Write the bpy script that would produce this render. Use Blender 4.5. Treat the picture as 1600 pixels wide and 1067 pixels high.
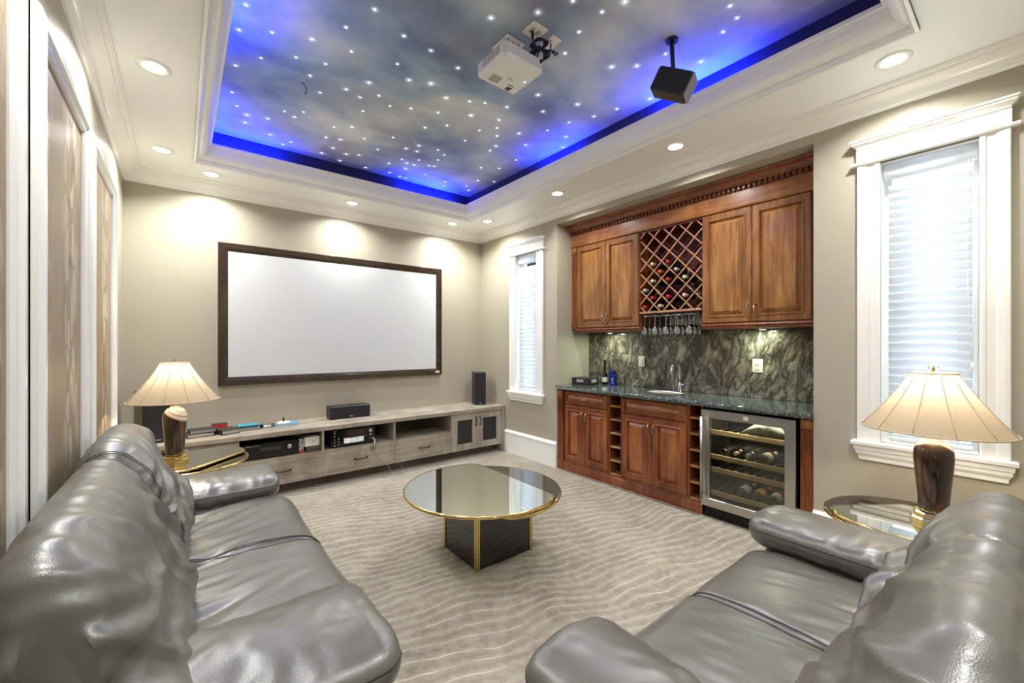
import bpy, bmesh, math, random
from mathutils import Vector, Matrix, noise
random.seed(7)
PI = math.pi
for o in list(bpy.data.objects): bpy.data.objects.remove(o)
SC = bpy.context.scene
COL = SC.collection

# ------------------------------------------------------------------ camera, world, exposure
F, CX, CY, H, YAW = 651.6, 800.0, 536.5, 1.42, math.radians(38.5)
cd = bpy.data.cameras.new('camera'); cam = bpy.data.objects.new('camera', cd); COL.objects.link(cam)
cam.location = (0, 0, H); cam.rotation_euler = (PI/2, 0, -YAW)
cd.sensor_width = 36; cd.lens = 36*F/1600; cd.shift_y = (CY-533.5)/1600; cd.clip_start = .02
SC.camera = cam
wd = bpy.data.worlds.new('world'); SC.world = wd; wd.use_nodes = True
bg = wd.node_tree.nodes['Background']; bg.inputs[0].default_value = (.74, .87, 1, 1); bg.inputs[1].default_value = 4.8
vs = SC.view_settings; vs.view_transform = 'Standard'; vs.look = 'None'; vs.gamma = 1; vs.use_curve_mapping = False
vs.exposure = 0.5
DOWN_W, LAMP_W, LED_W = 9.8, 10.0, 3.4      # watts of each downlight, table lamp, blue cove strip

fwx, fwy, rtx, rty = math.sin(YAW), math.cos(YAW), math.cos(YAW), -math.sin(YAW)
def ray(u, v):
    a = (u-CX)/F
    return Vector((fwx+rtx*a, fwy+rty*a, (CY-v)/F))
def onz(u, v, z): q = ray(u, v); return q*((z-H)/q.z)+Vector((0, 0, H))
def onx(u, v, x): q = ray(u, v); return q*(x/q.x)+Vector((0, 0, H))
def ony(u, v, y): q = ray(u, v); return q*(y/q.y)+Vector((0, 0, H))

# ------------------------------------------------------------------ room numbers (metres)
XL, XR, YN, YB = -.39, 3.37, -.40, 4.95
ZS, ZT = 2.95, 3.24                      # soffit and tray ceiling
TR = (.085, 2.81, .35, 4.40)             # tray opening x0 x1 y0 y1
RY0, RY1, RX, RZ = .943, 3.41, 3.94, 2.78  # bar recess

# ------------------------------------------------------------------ mesh helpers
class MB:
    def __init__(s): s.v = []; s.f = []; s.s = []
    def add(s, v, f, smooth=False):
        k = len(s.v); s.v += [tuple(p) for p in v]
        for q in f: s.f.append(tuple(i+k for i in q)); s.s.append(smooth)
        return s
    def box(s, x0, x1, y0, y1, z0, z1, b=0):
        if x0 > x1: x0, x1 = x1, x0
        if y0 > y1: y0, y1 = y1, y0
        if z0 > z1: z0, z1 = z1, z0
        b = min(b, .45*(x1-x0), .45*(y1-y0), .45*(z1-z0))
        if b <= 0:
            v = [(x, y, z) for x in (x0, x1) for y in (y0, y1) for z in (z0, z1)]
            return s.add(v, [(0,1,3,2),(4,6,7,5),(0,4,5,1),(2,3,7,6),(0,2,6,4),(1,5,7,3)])
        v = []; idx = {}
        for i in (0, 1):
            for j in (0, 1):
                for k in (0, 1):
                    c = [(x0, x1)[i], (y0, y1)[j], (z0, z1)[k]]; d = [b*(1-2*i), b*(1-2*j), b*(1-2*k)]
                    for a in range(3):
                        p = [c[m]+(0 if m == a else d[m]) for m in range(3)]
                        idx[i, j, k, a] = len(v); v.append(p)
        f = []
        R2 = ((0,0),(0,1),(1,1),(1,0))
        for e in (0, 1):
            f.append([idx[e, p, q, 0] for p, q in R2]); f.append([idx[p, e, q, 1] for p, q in R2]); f.append([idx[p, q, e, 2] for p, q in R2])
        for p in (0, 1):
            for q in (0, 1):
                f.append([idx[0,p,q,1], idx[1,p,q,1], idx[1,p,q,2], idx[0,p,q,2]])
                f.append([idx[p,0,q,0], idx[p,1,q,0], idx[p,1,q,2], idx[p,0,q,2]])
                f.append([idx[p,q,0,0], idx[p,q,1,0], idx[p,q,1,1], idx[p,q,0,1]])
        for i in (0, 1):
            for j in (0, 1):
                for k in (0, 1): f.append([idx[i,j,k,a] for a in range(3)])
        return s.add(v, f)
    def tube(s, path, r, n=8, closed=False, caps=True):
        P = [Vector(p) for p in path]; m = len(P)
        rr = r if isinstance(r, (list, tuple)) else [r]*m
        v = []; up = None
        for i, p in enumerate(P):
            a = P[(i-1) % m] if (closed or i > 0) else p
            b = P[(i+1) % m] if (closed or i < m-1) else p
            t = (b-a).normalized()
            if up is None:
                up = Vector((0, 0, 1)) if abs(t.z) < .9 else Vector((1, 0, 0))
            up = (up-t*up.dot(t))
            up = up.normalized() if up.length > 1e-6 else t.orthogonal().normalized()
            sd = t.cross(up)
            for k in range(n):
                q = 2*PI*k/n; v.append(p+(up*math.cos(q)+sd*math.sin(q))*rr[i])
        f = []
        for i in range(m if closed else m-1):
            j = (i+1) % m
            for k in range(n): f.append((i*n+k, i*n+(k+1) % n, j*n+(k+1) % n, j*n+k))
        s.add(v, f, True)
        if caps and not closed:
            k = len(s.v)-m*n
            s.f.append(tuple(range(k, k+n))); s.s.append(False)
            s.f.append(tuple(range(k+(m-1)*n, k+m*n))); s.s.append(False)
        return s
    def lathe(s, prof, c=(0,0,0), n=24, axis='z', smooth=True, caps=True):
        v = []; f = []
        for r, h in prof:
            for k in range(n):
                q = 2*PI*k/n; a, b = r*math.cos(q), r*math.sin(q)
                p = {'z': (a, b, h), 'x': (h, a, b), 'y': (a, h, b)}[axis]
                v.append((c[0]+p[0], c[1]+p[1], c[2]+p[2]))
        m = len(prof)
        for i in range(m-1):
            for k in range(n): f.append((i*n+k, i*n+(k+1) % n, (i+1)*n+(k+1) % n, (i+1)*n+k))
        s.add(v, f, smooth)
        if caps:
            k = len(s.v)-m*n
            if prof[0][0] > 1e-5: s.f.append(tuple(range(k, k+n))); s.s.append(False)
            if prof[-1][0] > 1e-5: s.f.append(tuple(range(k+(m-1)*n, k+m*n))); s.s.append(False)
        return s
    def prism(s, poly, z0, z1, smooth=False):
        n = len(poly); v = [(x, y, z0) for x, y in poly]+[(x, y, z1) for x, y in poly]
        s.add(v, [(i, (i+1) % n, n+(i+1) % n, n+i) for i in range(n)], smooth)
        k = len(s.v)-2*n
        s.f += [tuple(range(k, k+n)), tuple(range(k+n, k+2*n))]; s.s += [False, False]
        return s
    def loops(s, L, closed=True, cap0=False, cap1=False, smooth=False):
        n = len(L[0]); v = [p for l in L for p in l]; f = []
        for i in range(len(L)-1):
            for k in range(n if closed else n-1): f.append((i*n+k, i*n+(k+1) % n, (i+1)*n+(k+1) % n, (i+1)*n+k))
        if cap0: f.append(tuple(range(n)))
        if cap1: f.append(tuple(range((len(L)-1)*n, len(L)*n)))
        return s.add(v, f, smooth)

ORG = {}
def mesh_of(name, mb, mat, off=(0,0,0), fixn=True):
    me = bpy.data.meshes.new(name)
    ox, oy, oz = off
    me.from_pydata([(x-ox, y-oy, z-oz) for x, y, z in mb.v], [], mb.f)
    me.polygons.foreach_set('use_smooth', mb.s)
    if fixn:
        bm = bmesh.new(); bm.from_mesh(me); bmesh.ops.recalc_face_normals(bm, faces=bm.faces); bm.to_mesh(me); bm.free()
    if mat: me.materials.append(mat)
    return me
def tag(o, label=None, cat=None, group=None, kind=None):
    if label: o['label'] = label
    if cat: o['category'] = cat
    if group: o['group'] = group
    if kind: o['kind'] = kind
    return o
def obj(name, mb, mat, parent=None, local=False, label=None, fixn=True):
    if parent is None:
        xs, ys, zs = zip(*mb.v); off = ((min(xs)+max(xs))/2, (min(ys)+max(ys))/2, min(zs))
    else: off = (0, 0, 0) if local else ORG[parent.name]
    o = bpy.data.objects.new(name, mesh_of(name, mb, mat, off, fixn)); COL.objects.link(o)
    if parent is None: o.location = off; ORG[o.name] = off
    else: o.parent = parent; ORG[o.name] = ORG[parent.name]
    if label: o['label'] = label
    return o
def put(name, me, parent, loc, rot=None):            # a piece that shares mesh data
    o = bpy.data.objects.new(name, me); COL.objects.link(o); o.parent = parent
    g = ORG[parent.name]; o.location = (loc[0]-g[0], loc[1]-g[1], loc[2]-g[2])
    if rot: o.rotation_euler = rot
    ORG[o.name] = g
    return o
def thing(name, label, cat, loc=(0,0,0), rz=0, group=None):
    o = bpy.data.objects.new(name, None); COL.objects.link(o); o.empty_display_size = .1
    o.location = loc; o.rotation_euler = (0, 0, rz); ORG[o.name] = tuple(loc)
    return tag(o, label, cat, group)
def copy_tree(o, parent=None):
    c = o.copy(); COL.objects.link(c)
    if parent: c.parent = parent
    for ch in list(o.children): copy_tree(ch, c)
    return c
def one(name, mb, mat, label, cat, group=None): return tag(obj(name, mb, mat), label, cat, group)
def struct(name, mb, mat, parent=None):
    o = obj(name, mb, mat, parent)
    if parent is None: o['kind'] = 'structure'
    return o
def light(name, kind, loc, watts, color, parent=None, **kw):
    l = bpy.data.lights.new(name, kind); l.energy = watts; l.color = color
    for k, v in kw.items(): setattr(l, k, v)
    o = bpy.data.objects.new(name, l); COL.objects.link(o)
    if parent:
        o.parent = parent; g = ORG[parent.name]; loc = (loc[0]-g[0], loc[1]-g[1], loc[2]-g[2])
    o.location = loc
    return o

# ------------------------------------------------------------------ material helpers
class NT:
    def __init__(s, name):
        s.m = bpy.data.materials.new(name); s.m.use_nodes = True; s.t = s.m.node_tree
        s.b = s.t.nodes['Principled BSDF']; s.out = s.t.nodes['Material Output']
    def n(s, t, ins=None, **pr):
        d = s.t.nodes.new(t)
        for k, v in pr.items(): setattr(d, k, v)
        for k, v in (ins or {}).items():
            if isinstance(v, bpy.types.NodeSocket): s.t.links.new(v, d.inputs[k])
            else: d.inputs[k].default_value = v
        return d
    def co(s, scale=(1,1,1), rot=(0,0,0), src='Object'):
        c = s.n('ShaderNodeTexCoord')
        return s.n('ShaderNodeMapping', {'Vector': c.outputs[src], 'Scale': scale, 'Rotation': rot}).outputs[0]
    def noise(s, vec, scale, detail=3, rough=.55, dist=0): return s.n('ShaderNodeTexNoise', {'Vector': vec, 'Scale': scale, 'Detail': detail, 'Roughness': rough, 'Distortion': dist})
    def math(s, op, a, b=0.0, c=0.0, clamp=False): return s.n('ShaderNodeMath', {0: a, 1: b, 2: c}, operation=op, use_clamp=clamp).outputs[0]
    def ramp(s, fac, stops):
        d = s.n('ShaderNodeValToRGB', {'Fac': fac}); e = d.color_ramp.elements
        while len(e) < len(stops): e.new(.5)
        for k, (p, c) in enumerate(stops):
            e[k].position = p; e[k].color = (c[0], c[1], c[2], 1) if len(c) == 3 else c
        return d.outputs[0]
    def mix(s, f, a, b, blend='MIX'):
        d = s.n('ShaderNodeMix', data_type='RGBA', blend_type=blend)
        for k, v in ((0, f), (6, a), (7, b)):
            if isinstance(v, bpy.types.NodeSocket): s.t.links.new(v, d.inputs[k])
            else: d.inputs[k].default_value = v if k == 0 else (v[0], v[1], v[2], 1)
        return d.outputs[2]
    def bump(s, h, strength=.2, dist=.01):
        d = s.n('ShaderNodeBump', {'Height': h, 'Strength': strength, 'Distance': dist}); s.t.links.new(d.outputs[0], s.b.inputs['Normal']); return d
    def set(s, **kw):
        for k, v in kw.items():
            k = {'color': 'Base Color', 'rough': 'Roughness', 'metal': 'Metallic', 'spec': 'Specular IOR Level', 'coat': 'Coat Weight', 'coatr': 'Coat Roughness', 'trans': 'Transmission Weight', 'emit': 'Emission Color', 'emits': 'Emission Strength', 'alpha': 'Alpha', 'sheen': 'Sheen Weight'}.get(k, k)
            i = s.b.inputs[k]
            if isinstance(v, bpy.types.NodeSocket): s.t.links.new(v, i)
            elif isinstance(v, tuple) and len(v) == 3: i.default_value = (*v, 1)
            else: i.default_value = v
        return s
def sr(r, g, b):                                      # sRGB 0-255 to linear
    f = lambda c: (c/255/12.92) if c <= 10 else ((c/255+.055)/1.055)**2.4
    return (f(r), f(g), f(b))
def plain(name, c, rough=.5, metal=0, bump=0, bs=200, **kw):
    t = NT(name); v = t.co(); n = t.noise(v, 6, 2)
    t.set(color=t.mix(t.math('MULTIPLY', n.outputs[0], .25), c, tuple(x*.82 for x in c)), rough=rough, metal=metal, **kw)
    if bump: t.bump(t.noise(v, bs, 3).outputs[0], bump, .002)
    return t.m

# wall paint: greige woven wallpaper with a faint vertical weave
t = NT('wallpaper_plain'); v = t.co((60, 60, 9)); w = t.co()
a = t.noise(v, 3, 4); b = t.noise(w, 1.4, 2)
c = t.mix(t.math('MULTIPLY', a.outputs[0], .5), sr(181, 173, 154), sr(162, 153, 134))
t.set(color=t.mix(t.math('MULTIPLY', b.outputs[0], .25), c, sr(156, 150, 135)), rough=.42, spec=.4); t.bump(a.outputs[0], .25, .004); M_WALL = t.m
# panel wallpaper: satin bronze with brushed leaf strokes in two columns
t = NT('wallpaper_leaf'); w = t.co()
sx = t.n('ShaderNodeSeparateXYZ', {0: t.n('ShaderNodeTexCoord').outputs['Object']})
v1 = t.n('ShaderNodeMapping', {'Vector': t.n('ShaderNodeTexCoord').outputs['Object'], 'Scale': (1, 3.4, 1.5), 'Rotation': (.5, 0, 0)}).outputs[0]
v2 = t.n('ShaderNodeMapping', {'Vector': t.n('ShaderNodeTexCoord').outputs['Object'], 'Scale': (1, 3.0, 1.3), 'Rotation': (-.6, 0, 0)}).outputs[0]
wn_ = t.noise(v1, 4.0, 3, .6); wm = t.n('ShaderNodeMix', {0: .14}, data_type='VECTOR'); t.t.links.new(v1, wm.inputs[4]); t.t.links.new(wn_.outputs['Color'], wm.inputs[5]); v1 = wm.outputs[1]
n1 = t.n('ShaderNodeTexVoronoi', {'Vector': v1, 'Scale': 4.6, 'Randomness': 1.0}, feature='DISTANCE_TO_EDGE'); n2 = t.noise(v2, 3.6, 4, .55, .8); n5 = t.n('ShaderNodeTexVoronoi', {'Vector': v1, 'Scale': 4.6, 'Randomness': 1.0})
# leaves gather into two upright columns on each panel
col = t.math('PINGPONG', t.math('ADD', sx.outputs['Y'], .10), .27)
mask = t.math('SUBTRACT', 1.25, t.math('MULTIPLY', col, 6.0), clamp=True)
pick = t.math('GREATER_THAN', t.n('ShaderNodeSeparateXYZ', {0: n5.outputs['Color']}).outputs[0], .45)
leaf = t.math('MULTIPLY', t.math('MULTIPLY', t.math('GREATER_THAN', n1.outputs[0], .07), pick), mask)
dk = t.math('MULTIPLY', t.math('MULTIPLY', t.math('SUBTRACT', n2.outputs[0], .52), 9.0, clamp=True), mask)
base = t.mix(t.noise(w, 1.6, 3).outputs[0], sr(164, 146, 118), sr(140, 119, 90))
cc = t.mix(t.math('MULTIPLY', dk, .75), base, sr(94, 70, 42)); cc = t.mix(t.math('MULTIPLY', leaf, .6), cc, sr(214, 200, 178))
t.set(color=cc, rough=.42, spec=.4); t.bump(t.math('ADD', leaf, t.math('MULTIPLY', n2.outputs[0], .6)), .35, .008); M_LEAF = t.m
# white paints
t = NT('white_trim_paint'); n = t.noise(t.co(), 5, 2); t.set(color=t.mix(n.outputs[0], sr(246, 245, 240), sr(240, 238, 232)), rough=.22, spec=.5); M_TRIM = t.m
t = NT('white_ceiling_paint'); n = t.noise(t.co(), 90, 3); t.set(color=t.mix(n.outputs[0], sr(246, 246, 243), sr(241, 241, 237)), rough=.4); t.bump(n.outputs[0], .05, .002); M_CEIL = t.m
# carpet: taupe pile with pale wavy ripple lines
t = NT('ripple_carpet'); w = t.co(); s3 = t.n('ShaderNodeSeparateXYZ', {0: w})
big = t.noise(w, 1.3, 2, .5); mid = t.noise(w, 4.0, 2); fine = t.noise(w, 230, 3, .7); sm = t.noise(w, 26, 3, .6)
yy = t.math('ADD', t.math('ADD', s3.outputs['Y'], t.math('MULTIPLY', s3.outputs['X'], .22)), t.math('ADD', t.math('MULTIPLY', big.outputs[0], .42), t.math('MULTIPLY', mid.outputs[0], .075)))
pp = t.math('PINGPONG', t.math('MULTIPLY', yy, 13.0), .5)
line = t.math('MULTIPLY', t.math('SUBTRACT', pp, .43), 17.0, clamp=True)
lm = t.math('MULTIPLY', t.math('SUBTRACT', t.noise(t.co((1.6, 4, 1)), 2.4, 3).outputs[0], .37), 3.6, clamp=True)
line = t.math('MULTIPLY', line, lm)
shade = t.math('ADD', t.math('MULTIPLY', pp, .22), t.math('ADD', t.math('MULTIPLY', sm.outputs[0], .40), t.math('MULTIPLY', t.noise(w, 3.4, 4, .6).outputs[0], .42)))
pil = t.ramp(shade, [(.30, sr(122, 113, 98)), (.66, sr(188, 180, 163))])
cc = t.mix(t.math('MULTIPLY', line, .9), pil, sr(224, 214, 198)); cc = t.mix(t.math('MULTIPLY', fine.outputs[0], .45), cc, sr(110, 98, 84))
t.set(color=cc, rough=.95, spec=.1, sheen=.25); t.bump(t.math('ADD', t.math('MULTIPLY', fine.outputs[0], .6), t.math('MULTIPLY', line, .35)), .4, .006); M_CARPET = t.m
# night-sky mural
t = NT('sky_mural'); w = t.co((1, 1.25, 1)); a = t.noise(w, 1.5, 6, .5, .1); b = t.noise(t.co((1.3, 1, 1), (0,0,.7)), .8, 3, .5, .3); d = t.noise(w, 2.2, 5, .5, .1)
c1 = t.ramp(a.outputs[0], [(.30, sr(94, 108, 146)), (.42, sr(132, 154, 184)), (.52, sr(166, 188, 204)), (.62, sr(206, 214, 212)), (.74, sr(234, 236, 230))])
c2 = t.ramp(d.outputs[0], [(.33, sr(136, 124, 138)), (.5, sr(172, 166, 168)), (.68, sr(214, 212, 206))])
cc = t.mix(t.math('MULTIPLY', t.math('SUBTRACT', b.outputs[0], .38), 2.6, clamp=True), c1, c2)
sp = t.math('GREATER_THAN', t.noise(t.co(), 190, 1).outputs[0], .745)
t.set(color=t.mix(t.math('MULTIPLY', sp, .5), cc, (.9, .92, 1)), rough=.8, spec=.2); M_SKY = t.m
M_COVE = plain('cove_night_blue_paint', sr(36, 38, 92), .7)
# cherry wood
def wood(name, stops, grain=(26, 26, 2.2), rough=.28, coat=.3, bumps=.06):
    t = NT(name); v = t.co(grain); g = t.noise(v, 1.6, 5, .6, .8); k = t.noise(t.co((3, 3, 1.2)), 1.7, 3, .5, .6)
    f = t.math('ADD', t.math('MULTIPLY', g.outputs[0], .55), t.math('MULTIPLY', k.outputs[0], .45))
    t.set(color=t.ramp(f, stops), rough=rough, coat=coat, coatr=.12, spec=.5); t.bump(g.outputs[0], bumps, .003); return t.m
M_CHERRY = wood('cherry_wood_dark', [(.3, sr(78, 36, 18)), (.48, sr(124, 64, 33)), (.66, sr(166, 98, 56))])
M_CHERRY2 = wood('cherry_wood_panel', [(.3, sr(96, 56, 24)), (.48, sr(144, 94, 46)), (.66, sr(184, 134, 78))])
M_CHERRYH = wood('cherry_wood_lengthwise', [(.3, sr(104, 58, 28)), (.48, sr(150, 94, 50)), (.66, sr(188, 132, 82))], (26, 1.8, 26))
M_CHERRYU = wood('cherry_wood_frame', [(.3, sr(86, 48, 22)), (.48, sr(130, 82, 42)), (.66, sr(170, 118, 68))])
M_CHERRYR = wood('cherry_wood_red_panel', [(.3, sr(92, 44, 22)), (.48, sr(142, 78, 40)), (.66, sr(182, 112, 62))])
M_CHERRYL = wood('lattice_wood', [(.3, sr(150, 100, 76)), (.6, sr(196, 146, 116))])
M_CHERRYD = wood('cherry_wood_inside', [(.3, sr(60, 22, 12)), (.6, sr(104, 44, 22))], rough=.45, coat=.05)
M_OAK = wood('grey_oak_laminate', [(.3, sr(112, 100, 88)), (.48, sr(150, 139, 124)), (.66, sr(182, 173, 158))], (1.6, 30, 40), .45, 0, .1)
M_OAKV = wood('grey_oak_upright', [(.3, sr(122, 110, 98)), (.48, sr(160, 150, 136)), (.66, sr(190, 182, 168))], (30, 30, 1.6), .45, 0, .1)
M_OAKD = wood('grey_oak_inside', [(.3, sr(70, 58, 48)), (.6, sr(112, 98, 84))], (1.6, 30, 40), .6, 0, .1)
M_FRAME = wood('brown_black_frame', [(.3, sr(30, 20, 13)), (.6, sr(58, 42, 27))], (2, 30, 30), .25, .3, .05)
# granite worktop
t = NT('dark_green_granite'); w = t.co(); a = t.n('ShaderNodeTexVoronoi', {'Vector': w, 'Scale': 130}); b = t.noise(w, 60, 4, .7); d = t.noise(w, 7, 3)
f = t.math('ADD', t.math('MULTIPLY', b.outputs[0], .7), t.math('MULTIPLY', a.outputs[0], .35))
c = t.ramp(f, [(.38, sr(18, 22, 22)), (.5, sr(56, 66, 64)), (.6, sr(104, 114, 110)), (.72, sr(170, 174, 166))])
t.set(color=t.mix(t.math('MULTIPLY', d.outputs[0], .35), c, sr(52, 66, 66)), rough=.07, spec=.6, coat=.4, coatr=.03); M_GRANITE = t.m
# backsplash marble
t = NT('veined_marble'); w = t.co((1, 1, .55), (-.62, 0, 0)); wz = t.noise(w, 3.0, 4, .55, .6)
wv = t.n('ShaderNodeMix', {0: .16}, data_type='VECTOR'); t.t.links.new(w, wv.inputs[4]); t.t.links.new(wz.outputs['Color'], wv.inputs[5])
n1 = t.noise(t.n('ShaderNodeMapping', {'Vector': wv.outputs[1], 'Scale': (1, 2.1, 1)}).outputs[0], 7.5, 8, .64, .8); n2 = t.noise(wv.outputs[1], 4.0, 7, .66, .8); n3 = t.noise(w, 1.3, 2); n4 = t.noise(w, 1.9, 2)
rid_ = t.math('SUBTRACT', 1.0, t.math('MULTIPLY', t.math('ABSOLUTE', t.math('SUBTRACT', n1.outputs[0], .5)), 11.0), clamp=True)
basec = t.ramp(n2.outputs[0], [(.30, sr(34, 31, 28)), (.44, sr(104, 93, 79)), (.55, sr(154, 146, 128)), (.70, sr(206, 202, 184))])
basec = t.mix(t.math('MULTIPLY', t.math('SUBTRACT', n4.outputs[0], .46), 3.0, clamp=True), basec, sr(128, 104, 76), 'MULTIPLY')
basec = t.mix(t.math('MULTIPLY', t.math('SUBTRACT', n3.outputs[0], .45), 1.6, clamp=True), basec, sr(184, 188, 170))
t.set(color=t.mix(t.math('MULTIPLY', rid_, .88), basec, sr(20, 19, 18)), rough=.06, spec=.6); M_MARBLE = t.m
# leather
t = NT('charcoal_leather'); w = t.co(); g = t.n('ShaderNodeTexVoronoi', {'Vector': w, 'Scale': 330}); l = t.noise(w, 3.0, 3); cr = t.noise(w, 34, 4, .6, .5)
t.set(color=t.mix(l.outputs[0], sr(84, 81, 75), sr(110, 106, 97)), rough=t.math('ADD', .24, t.math('MULTIPLY', l.outputs[0], .16)), spec=.85, coat=.2, coatr=.22)
t.bump(t.math('ADD', t.math('MULTIPLY', g.outputs[0], .5), t.math('MULTIPLY', cr.outputs[0], .8)), .16, .004); M_LEATHER = t.m
M_PIPING = plain('leather_seam', sr(50, 49, 46), .45, bump=.2)
# metals, glass, others
M_BRASS = plain('polished_brass', sr(232, 206, 136), .13, 1)
M_STEEL = plain('brushed_steel', sr(196, 194, 188), .28, 1, .05, 300)
M_CHROME = plain('chrome', sr(228, 230, 232), .06, 1)
M_BRONZE = plain('antique_bronze_pull', sr(176, 146, 120), .22, 1)
M_PEWTER = plain('dark_pewter_pull', sr(74, 68, 62), .3, 1)
M_MIRROR = plain('silver_mirror_glass', sr(212, 216, 210), .02, 1)
M_SMOKE = plain('smoked_mirror_glass', sr(120, 116, 110), .03, 1)
M_BLACKLAC = plain('black_brown_lacquer', sr(34, 25, 26), .12, 0, coat=.6)
M_BLACK = plain('black_plastic', sr(22, 21, 22), .35, 0, .06)
M_GLOSSB = plain('gloss_black_plastic', sr(14, 13, 14), .12)
M_GRILLE = plain('black_speaker_cloth', sr(34, 31, 34), .85, 0, .4, 500)
M_GREYGR = plain('grey_speaker_cloth', sr(150, 148, 146), .8, 0, .3, 500)
M_MESHD = plain('dark_door_mesh', sr(40, 38, 38), .75, 0, .4, 600)
M_VENEER = wood('dark_speaker_veneer', [(.3, sr(46, 24, 20)), (.6, sr(80, 46, 36))], (30, 30, 1.6), .3, .3)
M_WHITEPL = plain('white_plastic', sr(236, 234, 226), .3)
M_IVORY = plain('ivory_plastic', sr(240, 234, 214), .35)
M_CREAM = plain('pale_beech_shelf_front', sr(214, 198, 156), .4)
M_SCREEN = plain('matte_white_screen', sr(205, 206, 205), .8)
M_CABLE = plain('black_cable', sr(20, 20, 34), .35)
M_GREYCABLE = plain('grey_cable', sr(150, 146, 138), .5)
M_BLUE = plain('cobalt_blue_card', sr(24, 42, 132), .3)
M_TEAL = plain('teal_plastic', sr(60, 150, 170), .4)
M_RED = plain('red_card', sr(196, 54, 46), .45)
M_SKYBL = plain('sky_blue_card', sr(72, 158, 206), .4)
M_BOXBK = plain('black_carton', sr(36, 36, 36), .45)
M_PAPER = plain('paper_label', sr(226, 216, 190), .7)
M_YELLAB = plain('yellow_paper_label', sr(206, 168, 62), .7)
M_GREYLAB = plain('grey_print', sr(172, 168, 160), .6)
M_GROUT = plain('dark_tile_joint', sr(150, 150, 138), .6)
def glass(name, col, refl=.12, rough=.0):
    t = NT(name); fr = t.n('ShaderNodeFresnel', {'IOR': 1.5}); nn = t.noise(t.co(), 3, 1)
    tr = t.n('ShaderNodeBsdfTransparent', {'Color': (*col, 1)}); gl = t.n('ShaderNodeBsdfGlossy', {'Roughness': rough, 'Color': (1, 1, 1, 1)})
    f = t.math('ADD', fr.outputs[0], t.math('MULTIPLY', nn.outputs[0], refl*.2), clamp=True)
    mx = t.n('ShaderNodeMixShader', {0: f, 1: tr.outputs[0], 2: gl.outputs[0]}); t.t.links.new(mx.outputs[0], t.out.inputs[0]); return t.m
M_PANE = glass('window_glass', (.95, .98, 1))
M_FRIDGEGL = glass('tinted_fridge_glass', (.80, .78, .72))
M_GOBLET = glass('clear_wine_glass', (.985, .99, .99), 1.2, .02)
M_BOTTLE = plain('dark_green_bottle_glass', sr(22, 26, 18), .08, 0, coat=.5)
def capsule(n, c): return plain(n, c, .3, .2)
CAPS = {'red': capsule('red_capsule', sr(176, 40, 44)), 'cream': capsule('cream_capsule', sr(214, 200, 160)), 'silver': capsule('silver_capsule', sr(180, 176, 172)), 'pink': capsule('pale_pink_capsule', sr(222, 190, 184)), 'black': capsule('black_capsule', sr(30, 28, 28)), 'orange': capsule('orange_capsule', sr(204, 84, 58))}
def emis(name, c, s):
    t = NT(name); t.set(color=(.8, .8, .8), emit=c, emits=s); return t.m
M_BULB = emis('lit_downlight_lens', (1, .95, .86), 14)
M_LED = emis('blue_led_strip', (.02, .05, 1), 6)
M_STATUS = emis('status_led', (.6, .7, 1), 8)
# cloth that lets light through
t = NT('pleated_linen_shade'); w = t.co(); a = t.noise(t.co((1, 1, 1)), 140, 3, .6); b = t.noise(t.co((40, 40, 4)), 3, 3)
c = t.mix(t.math('MULTIPLY', a.outputs[0], .7), sr(184, 166, 140), sr(138, 122, 102))
df = t.n('ShaderNodeBsdfDiffuse', {'Color': c}); tl = t.n('ShaderNodeBsdfTranslucent', {'Color': t.mix(.3, c, (.95, .82, .62))})
mx = t.n('ShaderNodeMixShader', {0: .15, 1: df.outputs[0], 2: tl.outputs[0]}); t.t.links.new(mx.outputs[0], t.out.inputs[0]); M_SHADE = t.m
t = NT('white_blind_slat'); n = t.noise(t.co((4, 40, 40)), 3, 2)
df = t.n('ShaderNodeBsdfDiffuse', {'Color': t.mix(n.outputs[0], sr(244, 243, 238), sr(234, 233, 228))}); tl = t.n('ShaderNodeBsdfTranslucent', {'Color': (.9, .93, 1, 1)})
mx = t.n('ShaderNodeMixShader', {0: .42, 1: df.outputs[0], 2: tl.outputs[0]}); t.t.links.new(mx.outputs[0], t.out.inputs[0]); M_SLAT = t.m
# lamp vase: brown lustre with a white swirl over the shoulder
t = NT('brown_lustre_vase'); cdn = t.n('ShaderNodeTexCoord').outputs['Object']; s3 = t.n('ShaderNodeSeparateXYZ', {0: cdn})
an = t.math('ARCTAN2', s3.outputs['Y'], s3.outputs['X']); hz = t.math('ADD', s3.outputs['Z'], t.math('MULTIPLY', t.math('SINE', t.math('ADD', an, 2.4)), .045))
wob = t.noise(cdn, 9, 3); e = t.math('ADD', hz, t.math('MULTIPLY', wob.outputs[0], .02))
f = t.math('MULTIPLY', t.math('SUBTRACT', e, .338), 60, clamp=True)
st = t.math('PINGPONG', t.math('MULTIPLY', e, 28), .5)
wh = t.mix(t.math('GREATER_THAN', st, .42), sr(238, 232, 222), sr(130, 110, 92))
br = t.ramp(t.noise(t.co((6, 6, 1)), 3, 3, .5, .6).outputs[0], [(.35, sr(30, 18, 12)), (.55, sr(60, 36, 22)), (.72, sr(112, 76, 46))])
t.set(color=t.mix(f, br, wh), rough=.06, spec=.7, coat=.5, coatr=.03); M_VASE = t.m
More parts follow.
